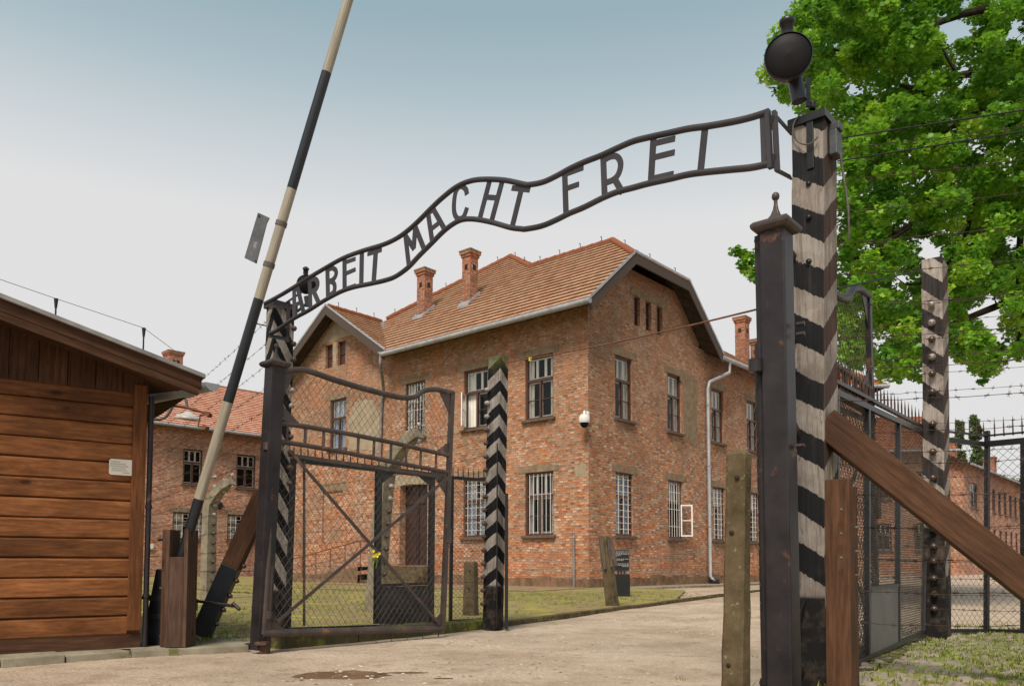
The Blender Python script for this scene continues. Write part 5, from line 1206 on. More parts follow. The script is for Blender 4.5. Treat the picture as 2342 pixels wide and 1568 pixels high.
LET = [
 (z2, .034, [[(202, 1128), (203, 1345)], [(222, 1112), (272, 1320)], [(205, 1262), (258, 1238)], [(196, 1150), (240, 1120)]]),
 (z2, .034, [[(316, 1055), (322, 1300)], arc([(316, 1085), (345, 1068), (368, 1078), (376, 1108), (362, 1145), (322, 1168)]), [(345, 1160), (385, 1250)]]),
 (z2, .034, [[(446, 985), (451, 1215)], arc([(446, 1005), (478, 990), (505, 1003), (510, 1035), (490, 1072), (449, 1092)]), arc([(450, 1092), (484, 1092), (500, 1120), (493, 1165), (451, 1200)])]),
 (z2, .034, [[(572, 915), (573, 1160)], [(572, 950), (652, 922)], [(573, 1034), (652, 1000)], [(573, 1146), (652, 1118)]]),
 (z2, .034, [[(700, 862), (695, 1118)]]),
 (z2, .034, [[(742, 888), (845, 856)], [(802, 868), (786, 1100)]]),
 (z2, .034, [[(1018, 735), (1046, 980)], [(1018, 748), (1084, 850)], [(1080, 850), (1092, 690)], [(1086, 672), (1162, 862)]]),
 (z2, .034, [[(1186, 585), (1218, 805)], [(1215, 540), (1312, 712)], [(1203, 708), (1262, 662)], [(1176, 600), (1236, 545)]]),
 (z2, .034, [arc([(1472, 450), (1462, 410), (1425, 390), (1392, 425), (1378, 500), (1378, 575), (1395, 618), (1420, 628), (1450, 608), (1473, 545)])]),
 (z2, .034, [[(1640, 345), (1566, 628)], [(1732, 350), (1652, 648)], [(1603, 468), (1702, 476)]]),
 (z2, .032, [[(1803, 402), (1934, 416)], [(1875, 400), (1804, 690)]]),
 (z3, .030, [[(463, 735), (474, 1070)], [(463, 755), (612, 700)], [(468, 870), (576, 832)]]),
 (z3, .031, [[(770, 600), (783, 945)], arc([(770, 645), (830, 612), (880, 612), (908, 655), (905, 715), (880, 770), (835, 805), (782, 822)]), [(858, 785), (925, 900)]]),
 (z3, .034, [[(1172, 470), (1151, 822)], [(1168, 510), (1344, 468)], [(1164, 622), (1340, 578)], [(1153, 790), (1330, 750)]]),
 (z3, .034, [[(1584, 380), (1546, 748)]]),
]
for k_, (fn, w_, strokes) in enumerate(LET):
    mb = MB(); wv = .047 if k_ < 6 else (.040 if k_ < 11 else .038); wh_ = .031
    for i, s_ in enumerate(strokes):
        P = [fn(*p) for p in s_]; d = P[-1]-P[0]; vf = abs(d.z)/max(d.length, 1e-6) if len(P) == 2 else .5
        mb.ribbon(P, wh_+(wv-wh_)*vf, sn, .006+.0008*i)
    mb.build('letter', M['iron_sign'], arch)
mb = MB(); a, b = z3(2042, 285), z3(2056, 690); mb.ribbon([a, b], .026, sn, .008)
a, b = z3(2082, 240), z3(2105, 705); mb.bar(a, b, .022, .03, sn); a, b = z3(2118, 232), z3(2140, 712); mb.bar(a+sn*-.03, b+sn*-.03, .020, .03, sn)
mb.bar(z3(2100, 330), z3(2118, 330)-sn*.03, .06, .012, sn); mb.bar(z3(2112, 640), z3(2132, 640)-sn*.03, .06, .012, sn)
each(mb, 'end_bar', M['iron_sign'], arch)
pbase, pex, pey, pwf = pR[1], pR[2], pR[3], pR[4]
mb = MB()
for ys, yt, yb_ in ((262, 300, 0), (706, 402, 0)):
    a = z3(2122, 262 if ys == 262 else 695)-sn*.03; zt_ = atY(1812, yt, 4.1).z; b = V((atY(1812, yt, 4.1).x, 4.12, zt_)); mb.bar(a, b, .026, .008, V((0, -1, .0)))
each(mb, 'bracket', M['iron'], arch)
mb = MB(); 
for (xa, ya, xb, yb_) in ((616, 700, 664, 702), (616, 768, 664, 776)):
    a, b = sp_(xa, ya), atY(xb, yb_, 6.78); mb.bar(a, b, .03, .008, V((0, -1, 0)))
mb.bar(atY(660, 690, 6.78), atY(658, 782, 6.78), .03, .01, V((0, -1, 0))); each(mb, 'bracket', M['iron'], arch)
# ------------------------------------------------------------ cables
def strand(name, pts, r, mat, label, cat, group=None, barbs=0, sag=0):
    mb = MB(); P = [V(p) for p in pts]; full = []
    for a, b in zip(P, P[1:]):
        N = 10
        for k in range(N): t = k/N; full.append(a.lerp(b, t)-UP*sag*4*t*(1-t))
    full.append(P[-1])
    if barbs:
        r_ = random.Random(int(abs(P[0].z)*1000)); 
        full = [p+V((0, 0, r_.uniform(-.004, .004))) for p in full]
    mb.tube(full, r, 5 if not barbs else 4, smooth=not barbs)
    if barbs:
        for a, b in zip(full, full[1:]):
            L = (b-a).length; k = max(1, int(L/barbs))
            for i in range(k):
                p = a.lerp(b, (i+r_.random()*.6+.2)/k); d = (b-a).normalized()
                for _ in range(2):
                    v = V((r_.uniform(-1, 1), r_.uniform(-1, 1), r_.uniform(-1, 1))); v = (v-d*v.dot(d)*.7).normalized()*.019; mb.tube([p-v+d*.004, p+v-d*.004], r*.8, 3, cap=False, smooth=False)
                mb.tube([p-d*.013, p+d*.013], r*1.9, 4, smooth=False)
    return single(mb, name, M[mat], P[0], label, cat, group)
ropeA = atY(1160, 828, 8.5); ropeB = atY(1840, 680, 4.2)
strand('suspended_cable', [ropeA, ropeB], .0065, 'pipe_rust', 'thin brown cable from the middle striped post across the brick gable to the right post', 'cable', sag=.03)
strand('suspended_cable', [atY(1915, 660, 4.3), atY(2110, 617, 6.3)], .0055, 'cable', 'stretched cable between the right striped post and the pale striped post', 'cable')
mb = MB(); p = ropeA.lerp(ropeB, .145)-UP*.02; mb.box(p, V((.016, 0, 0)), V((0, .008, 0)), UP*.018); single(mb, 'cable_tag', M['yellow'], p, 'tiny yellow tag on the thin brown cable', 'tag')
ORD = ['topmost', 'second', 'third', 'fourth', 'fifth', 'sixth', 'seventh', 'eighth', 'ninth', 'tenth', 'eleventh', 'twelfth', 'thirteenth', 'fourteenth', 'fifteenth', 'sixteenth', 'seventeenth', 'eighteenth', 'nineteenth', 'twentieth']
# near run: right of the tall post, coming a little nearer
i = 0
for x0, y0, y1, thick in ((1915, 317, 252, 1), (1915, 369, 300, 1)):
    a, b = atY(x0, y0, 4.35), atY(2420, y1-12, 4.1); strand('overhead_wire', [a, b], .0045, 'cable', ('upper' if i == 0 else 'lower')+' smooth dark wire running right from the tall striped post across the leaves', 'wire', 'overhead wires'); i += 1
for i in range(16):
    y0 = 340+72*i; Y0 = 4.3; a = atY(1912, y0, Y0); b = atY(2430, 1288+(y0-1288)*1.07, Y0/1.07); strand('barbed_wire', [a, b], .0017, 'barb', ORD[i]+' barbed strand of the near row leaving the tall striped post to the right', 'barbed wire', 'near right barbed wires', barbs=.11, sag=.012)
# far run through the pale post's insulators
tK, bK, exK, eyK, wfK, wsK, upK = pK
for i, z in enumerate(kz):
    p = bK+exK*wfK*.5+upK*(z-.12)-eyK*.06; l = V(((1900-CX)/F_*6.75, 6.75, z+.04)); r_e = V((p.x+1.1, p.y-.42, z+.01))
    strand('barbed_wire', [l, p, r_e], .0018, 'barb', ORD[i]+' barbed strand from the top on the pale striped post insulators', 'barbed wire', 'far right barbed wires', barbs=.12, sag=.010)
# left run from the left striped post away behind the hut
tq, bL, exL, eyL = pL[0], pL[1], pL[2], pL[3]
for i in range(13):
    z = 2.86-.2*i; a = bL+V((-.03, .06, 0)); a.z = z; b = V((-6.1, 13.1, z-.02)); strand('barbed_wire', [a, b], .0019, 'barb', ORD[i]+' barbed strand from the top leaving the left striped post behind the barrier', 'barbed wire', 'left barbed wires', barbs=.16, sag=.03)
# run between the bent concrete posts and the middle post
q1, q2, q3 = gz(475, 1370, .05), gz(857, 1398, .05), V((-.16, 8.72, 0))
dq = (q1-q2).normalized(); q0 = q1+dq*8
for i in range(12):
    z = .35+.175*i; strand('barbed_wire', [V((q0.x, q0.y, z)), V((q1.x+.1, q1.y-.1, z)), V((q2.x+.1, q2.y-.1, z)), V((q3.x, q3.y, z))], .0019, 'barb', ORD[11-i]+' barbed strand from the top joining the bent concrete posts across the lawn', 'barbed wire', 'lawn barbed wires', barbs=.16, sag=.02)
# ------------------------------------------------------------ concrete posts
def bent_post(P, h, bend, label, lean=0):
    t = thing('bent_concrete_post', P, label, 'concrete post', 'bent concrete fence posts'); mb = MB(); bdir = V(bend).normalized(); side = bdir.cross(UP)
    path = [V(P), V(P)+UP*h*.8+V((lean*h*.8, 0, 0)), V(P)+UP*h*.93+bdir*.10+V((lean*h, 0, 0)), V(P)+UP*h*1.03+bdir*.32+V((lean*h, 0, 0)), V(P)+UP*h*1.09+bdir*.62+V((lean*h, 0, 0))]
    path = smooth_curve(path, 4); wd = [.105-.03*i/len(path) for i in range(len(path))]
    for i in range(len(path)-1):
        a, b = path[i], path[i+1]; d = (b-a).normalized(); nn = side; o = d.cross(nn).normalized()
        d2 = (path[min(i+2, len(path)-1)]-path[i]).normalized(); o2 = d2.cross(nn).normalized() if i+2 < len(path) else o; d0 = (b-path[max(i-1, 0)]).normalized(); o1 = d0.cross(nn).normalized()
        A = [a+nn*wd[i]*s1+o1*wd[i]*.9*s2 for s1, s2 in ((-1, -1), (1, -1), (1, 1), (-1, 1))]; Bq = [b+nn*wd[i+1]*s1+o2*wd[i+1]*.9*s2 for s1, s2 in ((-1, -1), (1, -1), (1, 1), (-1, 1))]
        for k in range(4): mb.face([A[k], A[(k+1) % 4], Bq[(k+1) % 4], Bq[k]])
        if i == len(path)-2: mb.face(Bq)
    mb.build('shaft', M['conc'], t)
    k = len(path)
    for j in range(12):
        z = .35+.175*j; insulator(t, V((P[0]+lean*z+.0, P[1], P[2]+z))+bdir*.09, bdir, j > 6, 1.3)
    for j in (k-7, k-4, k-1): 
        for s_ in (-1, 1): insulator(t, path[j]+UP*.07*s_, UP*s_, True, 1.2)
bent_post(q1, 2.0, (.8, -.5, 0), 'bent topped concrete post with insulators standing on the lawn before the far block')
bent_post(q2, 2.25, (.75, -.6, 0), 'bent topped concrete post with insulators seen behind the left gate leaf', lean=.07)
def conc_post(xa, xb, y, Yp, zt_, lean, mat, label, w=.135, z0=0, rot=30, taper=.82, holes=True):
    c = atY((xa+xb)/2, y, Yp); up = V((lean, 0, 1)); base = V((c.x-lean*c.z, Yp, z0)); t = thing('concrete_post', base, label, 'concrete post')
    ax, ay = V((math.cos(R_(rot)), -math.sin(R_(rot)), 0)), V((math.sin(R_(rot)), math.cos(R_(rot)), 0)); mb = MB(); N = 14; r = random.Random(int(xa)); rings = []
    for k in range(N+1):
        f = k/N; w_ = w/2*(1-(1-taper)*f); z = (zt_-z0)*f; e = .012; cc = base+up*z
        if k == N: w_ -= .014
        if k == N-1: z = (zt_-z0)*(1)-.018; cc = base+up*z
        ring = []
        for (i, j) in ((-1, -1), (1, -1), (1, 1), (-1, 1)):
            ring += [cc+ax*(w_*i-e*i)+ay*w_*j, cc+ax*w_*i+ay*(w_*j-e*j)] if i*j < 0 else [cc+ax*w_*i+ay*(w_*j-e*j), cc+ax*(w_*i-e*i)+ay*w_*j]
        rings.append([p+V((r.uniform(-.003, .003), r.uniform(-.003, .003), 0)) for p in ring])
    n8 = 8; vs = [p for rg in rings for p in rg]; mb.raw(vs, [(i*n8+k, i*n8+(k+1) % n8, (i+1)*n8+(k+1) % n8, (i+1)*n8+k) for i in range(N) for k in range(n8)]+[tuple(range(N*n8, N*n8+n8))]); mb.build('shaft', M[mat], t)
    if holes:
        mb = MB()
        for z in (zt_-.12, zt_-.35, zt_-.9): p = base+up*(z-z0)-ay*(w/2*.93)+ax*random.uniform(-.015, .015); mb.lathe(p, [(0, .004), (.010, .003), (.012, -.02)], 10, axis=-ay)
        each(mb, 'bolt_hole', M['darkroom'], t)
    return t, base, up
conc_post(1657, 1716, 1300, 3.42, atY(1685, 1030, 3.42).z, -.012+.04, 'conc_moss', 'thick mossy concrete post leaning slightly in front of the right gate post', w=.100, rot=40)
lp_ = gz(1397, 1392, 0); t, base, up = conc_post(1376, 1405, 1300, lp_.y, atY(1386, 1224, lp_.y).z, -.12, 'conc_moss', 'leaning concrete post with wooden slats at the kerb before the black board', w=.17, rot=40, holes=False)
mb = MB()
for (xa, ya, xb, yb_, w_) in ((1374, 1228, 1384, 1300, .05), (1398, 1228, 1409, 1292, .05), (1392, 1232, 1398, 1295, .045), (1405, 1226, 1410, 1240, .03)): mb.bar(atY(xa, ya, lp_.y-.09), atY(xb, yb_, lp_.y-.09), w_, .02, V((0, -1, 0)))
each(mb, 'wooden_slat', M['barge'], t)
cp = gz(1076, 1407, .05); conc_post(1066, 1088, 1350, cp.y, atY(1076, 1283, cp.y).z, 0.0, 'conc_moss', 'short dark concrete post on the lawn behind the narrow mesh panel', w=.17, rot=20)
cp = gz(341, 1318, .05); conc_post(335, 346, 1300, cp.y, atY(341, 1288, cp.y).z, 0.0, 'conc_moss', 'small dark bollard on the grass before the far block', w=.2, rot=10, holes=False)
# ------------------------------------------------------------ timber braces and posts
def brace(P0, P1, hgt, thk, mat, label, knots=True):
    P0, P1 = V(P0), V(P1); d = (P1-P0).normalized(); side = d.cross(UP).normalized(); o = side.cross(d)
    mb = MB(); mb.box((P0+P1)/2, (P1-P0)/2, side*thk/2, o*hgt/2, along=0); return single(mb, 'timber_brace', M[mat], P1, label, 'brace', 'timber braces', bevel=.007)
a = (atY(1895, 932, 4.12)+atY(1895, 1018, 4.12))/2; b = (atY(2342, 1277, 3.85)+atY(2342, 1377, 3.85))/2; d_ = (b-a)
brace(a-d_*.03, b+d_*.28, .152, .11, 'timber', 'stout brown timber brace propping the tall right striped post')
a = atY(606, 1125, 7.0); b = atY(459, 1452, 7.0); d_ = (b-a).normalized(); side = d_.cross(UP).normalized(); o_b = side.cross(d_)
lbr = thing('timber_brace', b, 'dark timber brace with black painted foot propping the left striped post', 'brace', 'timber braces'); L_ = (b-a).length
mb = MB(); m_ = a.lerp(b, .52); mb.box((a+m_)/2, (m_-a)/2, side*.055, o_b*.078, along=0); mb.build('beam', M['timber_d'], lbr, bevel=.006)
mb = MB(); mb.box((b+m_)/2, (b-m_)/2, side*.0555, o_b*.0785, along=0); mb.build('painted_foot', M['poleB'], lbr, bevel=.006)
mb = MB()
for (x, y) in ((553, 1291), (537, 1325), (522, 1359), (507, 1391), (491, 1423)): mb.lathe(atY(x, y, 6.98), [(.01, 0), (.020, .01), (.020, .03), (.010, .045), (0, .047)], 10, axis=V((.8, -.3, -.4)))
each(mb, 'insulator', M['porc'], lbr)
YT = 3.62; t = thing('timber_post', V((atY(1945, 1500, YT).x, YT, 0)), 'smooth brown slotted timber post beside the tall right striped post', 'post')
c = atY(1948, 1300, YT); mb = MB(); rot = R_(40); ax, ay = V((-math.cos(rot), math.sin(rot), 0)), V((math.sin(rot), math.cos(rot), 0)); ztp = atY(1925, 1093, YT).z; up = V((.012, 0, 1)); bs = V((c.x-.012*c.z-.006, YT, 0))
mb.box(bs+ax*.055+ay*.012+up*ztp/2, ax*.055, ay*.014, up*ztp/2, along=2); mb.build('plank', M['timber'], t, bevel=.003)
mb = MB(); mb.box(bs+ax*.055+ay*.058+up*((ztp-.2)/2), ax*.053, ay*.032, up*(ztp-.2)/2, along=2); mb.box(bs+ax*.055+ay*.10+up*((ztp-.03)/2), ax*.055, ay*.012, up*(ztp-.03)/2, along=2); each(mb, 'core', M['timber'], t, bevel=.003)
mb = MB()
for y in (1165, 1220, 1275): mb.lathe(atY(1924, y, YT-.03), [(0, .008), (.007, .006), (.007, -.01)], 10, axis=V((-.5, -1, 0))); mb.lathe(atY(1962, y+40, YT-.01), [(0, .006), (.006, .004), (.006, -.01)], 10, axis=V((1, -.8, 0)))
each(mb, 'bolt', M['wire'], t)
# ------------------------------------------------------------ mesh fences
def fence(label, PA, PB, tops, bottom, posts, rails, spikes, plates=(), pitch=.045, name='mesh_fence', mr=.0016, pw=.035, meshx=None, z=None):
    """traced on the vertical plane through PA and PB; every bar has its own size"""
    d = (PB-PA); d.z = 0; d.normalize(); nrm = V((d.y, -d.x, 0)); 
    if nrm.dot(CAM-PA) < 0: nrm = -nrm
    T = lambda x, y: pl(x, y, PA, nrm); t = thing(name, V((PA.x, PA.y, .1)), label, 'fence')
    for (x0, y0, x1, y1) in posts: mb = MB(); mb.bar(T(x0, y0), T(x1, y1), pw, .035, nrm); each(mb, 'post', M['iron_blk'], t)
    for (x0, y0, x1, y1, w) in rails: mb = MB(); mb.bar(T(x0, y0)+nrm*.003, T(x1, y1)+nrm*.003, w, .03, nrm); mb.build('rail', M['iron_blk'], t)
    if spikes:
        mb = MB()
        for (x0, y0, x1, y1, k, hh) in spikes:
            for i in range(k): p = T(x0+(x1-x0)*i/(k-1), y0+(y1-y0)*i/(k-1)); mb.tube([p-UP*.02, p+UP*hh*.5, p+UP*hh], [.007, .0065, .001], 4, smooth=False)
        each(mb, 'spike', M['iron_rust'], t)
    for P in tops:
        pts = [T(*p) for p in P]; Q = [((p-PA).dot(d), p.z) for p in pts]; mb = MB(); q = lambda p, dd=0: PA*1+d*p[0]+UP*(p[1]-PA.z)+nrm*dd
        chain(mb, Q, q, pitch, mr, -.0, ang=(45, 135), amp=.002); mb.build('mesh_panel', M['mesh'], t)
    for P in plates: mb = MB(); mb.prism([T(*p)+nrm*.012 for p in P], nrm, .004); mb.build('steel_plate', M['greyplate' if P[0][0] > 1500 else 'steelplate'], t)
    return t
# right inner fence (runs back beside the right leaf)
FA, FB = V(((1980-CX)/F_*5.0, 5.0, 0)), V(((2122-CX)/F_*6.62, 6.62, 0))
fence('black spiked mesh fence panel running back behind the brown timber post', FA, FB,
    [[(1905, 905), (1978, 930), (1978, 1500), (1905, 1535)], [(1985, 930), (2050, 960), (2050, 1470), (1985, 1500)], [(2056, 962), (2118, 998), (2112, 1440), (2056, 1466)]], None,
    [(1983, 926, 1983, 1502), (2054, 958, 2053, 1470), (2121, 995, 2112, 1442), (1912, 890, 1912, 1540)],
    [(1900, 868, 2124, 984, .022), (1900, 893, 2124, 996, .035), (1985, 1345, 2050, 1337, .02), (1905, 1537, 2112, 1444, .03)],
    [(1912, 874, 2118, 978, 27, .13)], plates=[[(1988, 1345), (2050, 1338), (2050, 1468), (1988, 1500)]], pitch=.024, mr=.0017)
F2A, F2B, F2C = V(((2155-CX)/F_*6.75, 6.75, 0)), V(((2258-CX)/F_*7.05, 7.05, 0)), V(((2400-CX)/F_*6.7, 6.7, 0))
fence('black mesh fence panel with short spikes between the pale post and its corner', F2A, F2B, [[(2158, 1012), (2255, 1020), (2255, 1436), (2158, 1440)]], None,
    [(2258, 985, 2256, 1442)], [(2150, 985, 2256, 996, .014), (2150, 1004, 2256, 1016, .04), (2158, 1441, 2256, 1441, .03)], [(2170, 985, 2250, 994, 6, .12)], pitch=.05)
fence('black mesh fence panel with spikes at the far right edge', F2B, F2C, [[(2262, 1018), (2385, 1008), (2385, 1440), (2262, 1436)]], None,
    [(2340, 1008, 2340, 1442)], [(2258, 996, 2400, 983, .014), (2258, 1015, 2400, 1002, .05), (2258, 1441, 2400, 1443, .03)], [(2275, 993, 2380, 984, 6, .15)], pitch=.05)
# left inner fence
GA, GB, GC = V(((662-CX)/F_*7.35, 7.35, 0)), V(((988-CX)/F_*8.95, 8.95, 0)), V(((1140-CX)/F_*9.3, 9.3, 0))
fence('black framed mesh panel with sheet steel foot behind the open left leaf', GA, GB, [], None,
    [(866, 1070, 862, 1425), (988, 1085, 985, 1428), (668, 1050, 655, 1440)], [(660, 1040, 988, 1082, .014), (660, 1051, 988, 1088, .04), (866, 1338, 986, 1333, .03), (655, 1438, 985, 1426, .03)],
    [(672, 1040, 980, 1080, 20, .09)], plates=[[(868, 1342), (984, 1337), (984, 1424), (866, 1426)], [(866, 1075), (905, 1079), (866, 1110)], [(986, 1088), (950, 1084), (986, 1115)]], pw=.075)
fence('narrow black mesh panel with spikes beside the striped middle post', GB, GC, [[(1026, 1092), (1138, 1100), (1138, 1414), (1026, 1420)]], None,
    [(1034, 1088, 1030, 1422), (1116, 1098, 1116, 1420), (1139, 1099, 1139, 1420)], [(990, 1088, 1140, 1100, .035), (1026, 1420, 1140, 1414, .035)], [(1036, 1085, 1130, 1092, 9, .09)], pitch=.036)
# ------------------------------------------------------------ information board
ib = thing('information_board', gz(1420, 1362, .06), 'black information board with white text lines standing by the brick corner', 'board')
Pi = gz(1420, 1362, .06); Yi = Pi.y; xl, xr = atY(1403, 1300, Yi).x, atY(1439, 1300, Yi).x; dn_ = V((0, -1, 0)); z0, z1, z2_, z3_ = atY(1420, 1362, Yi).z, atY(1420, 1312, Yi).z, atY(1420, 1305, Yi).z, atY(1420, 1256, Yi).z
mb = MB(); mb.box(V(((xl+xr)/2, Yi, (z0+z1)/2-.03)), V(((xr-xl)/2, 0, 0)), V((0, .12, 0)), UP*((z1-z0)/2+.03)); mb.build('base', M['sign_b'], ib, bevel=.006)
mb = MB(); mb.box(V(((xl+xr)/2, Yi, (z2_+z3_)/2)), V(((xr-xl)/2, 0, 0)), V((0, .05, 0)), UP*(z3_-z2_)/2); mb.build('panel_frame', M['sign_bf'], ib, bevel=.004)
mb = MB(); mb.box(V(((xl+xr)/2, Yi-.052, (z2_+z3_)/2)), V(((xr-xl)/2-.025, 0, 0)), V((0, .004, 0)), UP*((z3_-z2_)/2-.025)); mb.build('panel', M['sign_b'], ib)
mb = MB()
for x in (xl+.1, (xl+xr)/2, xr-.1): mb.box(V((x, Yi, (z1+z2_)/2)), V((.02, 0, 0)), V((0, .02, 0)), UP*(z2_-z1+.04)/2)
each(mb, 'strut', M['sign_bf'], ib)
mb = MB(); r = random.Random(3); hh_ = z3_-z2_
for f, a0, a1 in ((.10, .05, .95), (.16, .08, .95), (.22, .05, .95), (.28, .05, .42), (.44, .05, .95), (.50, .05, .62), (.66, .05, .95), (.72, .05, .95), (.78, .55, .95)):
    z = z3_-hh_*f; x = xl+(xr-xl)*a0; e = xl+(xr-xl)*a1
    while x < e: wl = min(r.uniform(.012, .035), e-x+.002); mb.box(V((x+wl/2, Yi-.0575, z)), V((wl/2, 0, 0)), V((0, .001, 0)), UP*.0045); x += wl+.014
mb.build('text_lines', M['ink_w'], ib)
# small fittings on the far block and gate foot
mb = MB(); P = pl(501, 1155, Of, n1); mb.lathe(P-n1*.05, [(0, .05), (.16, .05), (.20, .02), (.20, -.05)], 16, axis=-n1); single(mb, 'round_vent', M['iron_blk'], P, 'round dark vent on the far block wall right of the bent post', 'vent')
for i, x in enumerate((337, 345)): mb = MB(); P = pl(x, 1249, Of, n1)-n1*.06; mb.box(P, d1*.10, n1*.04, UP*.13); single(mb, 'meter_box', M['white'], P, ('left' if i == 0 else 'right')+' one of two little white boxes on the far block beside the hut corner', 'box', 'white meter boxes', bevel=.01)
# ------------------------------------------------------------ trees
def leaf_cloud(name, mat, centers, radii, counts, size, parent, tone=None, seed=1, flat_=.75):
    """many small lobed leaves spread through clumps"""
    g_ = np.random.default_rng(seed); P = []; tn = []
    for c, r, k in zip(centers, radii, counts):
        d = g_.normal(size=(k, 3)); d /= np.linalg.norm(d, axis=1)[:, None]; rr_ = g_.random(k)**.45
        p = np.array(c)+d*rr_[:, None]*np.array(r)*np.array([1, 1, flat_]); P.append(p); b = g_.random()**1.3*.65; tn.append(np.clip(b+g_.random(k)*.4, 0, 1))
    P = np.concatenate(P); tn = np.concatenate(tn); N = len(P)
    shape = np.array([(0, -.5, 0), (.20, -.22, .02), (.42, -.28, .05), (.30, .02, .02), (.50, .22, .06), (.22, .30, .02), (0, .62, -.05), (-.22, .30, .02), (-.50, .22, .06), (-.30, .02, .02), (-.42, -.28, .05), (-.20, -.22, .02)])
    S = size*(.65+.7*g_.random(N)); th = g_.random(N)*6.283; tilt = g_.normal(0, .75, N)+.35; az = g_.random(N)*6.283
    ct, st_ = np.cos(th), np.sin(th); V_ = np.repeat(shape[None], N, 0)*S[:, None, None]
    x, y, z = V_[..., 0]*ct[:, None]-V_[..., 1]*st_[:, None], V_[..., 0]*st_[:, None]+V_[..., 1]*ct[:, None], V_[..., 2]
    c1, s1 = np.cos(tilt)[:, None], np.sin(tilt)[:, None]; y2, z2_a = y*c1-z*s1, y*s1+z*c1
    ca, sa = np.cos(az)[:, None], np.sin(az)[:, None]; X, Y_ = x*ca-y2*sa, x*sa+y2*ca
    vs = np.stack([X, Y_, z2_a], -1)+P[:, None, :]; o3 = np.array(parent['_o'])
    vs = (vs-o3).reshape(-1, 3); K_ = len(shape); me = bpy.data.meshes.new(name); me.vertices.add(N*K_); me.vertices.foreach_set('co', vs.astype(np.float32).ravel())
    me.loops.add(N*K_); me.loops.foreach_set('vertex_index', np.arange(N*K_, dtype=np.int32)); me.polygons.add(N)
    me.polygons.foreach_set('loop_start', np.arange(N, dtype=np.int32)*K_); me.polygons.foreach_set('loop_total', np.full(N, K_, dtype=np.int32))
    uvl = me.uv_layers.new(name='UVMap'); uv = np.zeros((N*K_, 2), np.float32); uv[:, 0] = np.repeat(tn, K_); uvl.data.foreach_set('uv', uv.ravel())
    me.materials.append(M[mat]); me.update(); me.validate(); o = bpy.data.objects.new(name, me); scene.collection.objects.link(o); o.parent = parent; o['_o'] = parent['_o']; return o
crown_poly = [(1850, -30), (1838, 20), (1815, 45), (1838, 70), (1770, 78), (1782, 112), (1752, 150), (1760, 182), (1795, 188), (1775, 215), (1795, 240), (1900, 300), (1918, 330), (1925, 560), (1922, 800), (1948, 838), (1985, 822), (2030, 855), (2075, 868), (2100, 835), (2150, 800), (2200, 800), (2240, 850), (2275, 845), (2300, 790), (2345, 830), (2460, 820), (2600, 500), (2560, -120), (2200, -260), (1950, -160)]
gaps = [((2175, 60), 38), ((2235, 330), 26), ((2128, 580), 30), ((2270, 720), 44), ((2060, 640), 26), ((2325, 70), 30), ((1990, 560), 18), ((2215, 180), 24), ((2320, 560), 24), ((2100, 260), 14)]
tr_loc = V((10.9, 14.2, 0)); oak = thing('oak_tree', tr_loc, 'big leafy oak with fresh green crown filling the upper right', 'tree')
r = random.Random(21); fpoly = poly_area(crown_poly); random.seed(33); cen, rad, cnt = [], [], []
while len(cen) < 1650:
    x, y = fpoly()
    if any((x-gx)**2+(y-gy)**2 < (gr*1.25)**2 for (gx, gy), gr in gaps): continue
    Y = random.uniform(11.3, 17.5); p = atY(x, y, Y)
    if p.z < 2.6: continue
    # a clump must not spill over the outline
    rad_px = random.uniform(16, 40); cen.append(tuple(p)); rr1 = rad_px*Y/F_; rad.append((rr1, rr1, rr1)); cnt.append(int(48+310*(rr1/.3)**2*.5))
edge = [(1845, 25), (1800, 82), (1780, 92), (1768, 160), (1790, 175), (1815, 200), (1800, 222), (1830, 60), (1960, 830), (2020, 845), (2060, 858), (2090, 850), (2110, 862), (2235, 845), (2250, 860), (2270, 838), (2325, 800), (1860, 10), (1900, -5), (1885, 30), (2335, 815)]
for (x, y) in edge:
    for _ in range(3): Y = random.uniform(12.2, 13.6); p = atY(x+random.gauss(0, 7), y+random.gauss(0, 7), Y); cen.append(tuple(p)); rr1 = .10; rad.append((rr1, rr1, rr1)); cnt.append(34)
for (x, y) in ((1690, 578), (1705, 590), (1682, 575), (1718, 600), (1712, 622), (1728, 635), (1735, 612), (1740, 590), (1700, 605), (1748, 640), (1800, 600), (1850, 560), (1725, 582)):
    Y = 12.4; p = atY(x, y, Y); cen.append(tuple(p)); rad.append((.12, .12, .13)); cnt.append(44)
crown = leaf_cloud('crown', 'leaf', cen, rad, cnt, .076, oak, seed=5)
mb = MB(); mb.tube(smooth_curve([tr_loc, tr_loc+V((.1, 0, 2.5)), tr_loc+V((-.1, .1, 5)), tr_loc+V((-.4, 0, 8)), tr_loc+V((-.6, .1, 12))], 4), [.42-.32*i/16 for i in range(17)], 12); mb.build('trunk', M['bark'], oak)
def limb(pts, r0, r1):
    P = smooth_curve([atY(x, y, Y) for x, y, Y in pts], 4); mb = MB(); mb.tube(P, [r0+(r1-r0)*i/(len(P)-1) for i in range(len(P))], 7); mb.build('limb', M['bark'], oak); return P
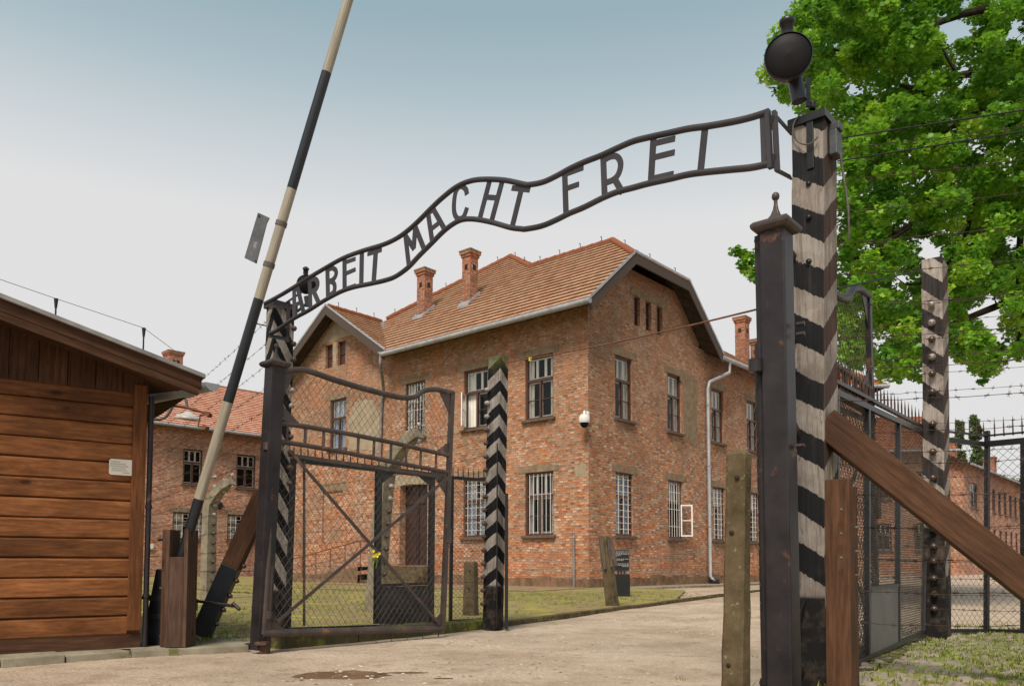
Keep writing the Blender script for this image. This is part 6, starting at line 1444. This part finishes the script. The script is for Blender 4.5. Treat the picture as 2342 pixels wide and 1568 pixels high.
L1 = [([(2500, 260, 14.1), (2380, 205, 13.9), (2270, 175, 13.4), (2200, 172, 13), (2120, 205, 12.8), (2060, 195, 12.6)], .11, .025), ([(2420, 330, 14), (2330, 290, 13.6), (2240, 255, 13.3), (2180, 290, 13), (2110, 330, 12.8)], .09, .02),
    ([(2520, 100, 14.1), (2400, 60, 14), (2280, 20, 13.7), (2130, 60, 13.3), (2050, 130, 12.9), (1980, 150, 12.6)], .10, .02), ([(2510, 480, 14.1), (2400, 450, 13.8), (2270, 430, 13.5), (2160, 470, 13.2), (2070, 520, 13), (1990, 560, 12.8)], .10, .02),
    ([(2500, 640, 14.1), (2380, 660, 13.8), (2280, 700, 13.4), (2180, 740, 13.2), (2080, 780, 13), (2010, 800, 12.8)], .09, .015), ([(2190, 172, 13), (2150, 100, 12.9), (2140, 40, 12.8)], .03, .01),
    ([(2080, 520, 13), (1960, 590, 12.7), (1850, 590, 12.5), (1760, 600, 12.4), (1700, 590, 12.4)], .03, .006), ([(1980, 150, 12.6), (1900, 110, 12.6), (1840, 130, 12.6), (1790, 150, 12.6)], .025, .006), ([(2230, 440, 13.4), (2200, 560, 13.2), (2120, 640, 13), (2060, 650, 12.9)], .04, .01), ([(2350, 380, 13.7), (2330, 600, 13.3), (2336, 750, 13.1), (2300, 830, 13)], .07, .012)]
rl_ = random.Random(4)
for pts, r0, r1 in L1:
    P = limb(pts, r0, r1); mb = MB()
    for k in range(5, len(P)-1, 3):
        d = V((rl_.uniform(-1, .3), rl_.uniform(-.7, .7), rl_.uniform(-.7, .8))).normalized(); a = P[k]; mb.tube([a, a+d*.2+V((0, 0, .02)), a+d*.42+V((rl_.uniform(-.06, .06), 0, rl_.uniform(-.1, .1)))], [r1*.8+.004, .007, .003], 5)
    if mb.v: each(mb, 'twig', M['bark'], oak)
def poplar(x0, x1, yt, yb_, Y, label, seed, name='poplar_tree', group='far poplar trees', shape='col'):
    c = atY((x0+x1)/2, 1288, Y); zt_ = atY(x0, yt, Y).z; w = (x1-x0)/2*Y/F_; t = thing(name, V((c.x, Y, 0)), label, 'tree', group); r = random.Random(seed); cen, rad, cnt = [], [], []
    for _ in range(60):
        f = r.random(); z = zt_*(.25+.75*f) if shape == 'col' else zt_*(.35+.65*f); ww = w*(1-.75*max(0, f-.55)/.45) if shape == 'col' else w*math.sqrt(max(.05, 1-f*f*.9)); a = r.uniform(0, 6.28); q_ = r.random()**.5*ww*.8; cen.append((c.x+q_*math.cos(a), Y+q_*math.sin(a), z-.6)); s_ = w*.32; rad.append((s_*.7, s_*.7, s_*1.7 if shape == 'col' else s_)); cnt.append(34)
    leaf_cloud('crown', 'leaf_far', cen, rad, cnt, .55*Y/90, t, seed=seed, flat_=1.); mb = MB(); mb.tube([V((c.x, Y, 0)), V((c.x, Y, zt_*.5)), V((c.x, Y, zt_*.9))], [.35, .2, .05], 8); mb.build('trunk', M['bark'], t)
poplar(2188, 2222, 950, 1060, 86, 'left of the two far poplars above the mesh fence', 3); poplar(2215, 2264, 948, 1060, 88, 'right and broader of the two far poplars above the mesh fence', 4)
poplar(2270, 2390, 1085, 1130, 80, 'rounded far tree behind the long block at the right edge', 6, 'broadleaf_tree', None, 'round')
poplar(2095, 2125, 985, 1060, 84, 'far tree peeking over the spikes left of the pale post', 9, 'broadleaf_tree', None, 'round')
for o in scene.objects:
    if '_o' in o: del o['_o']
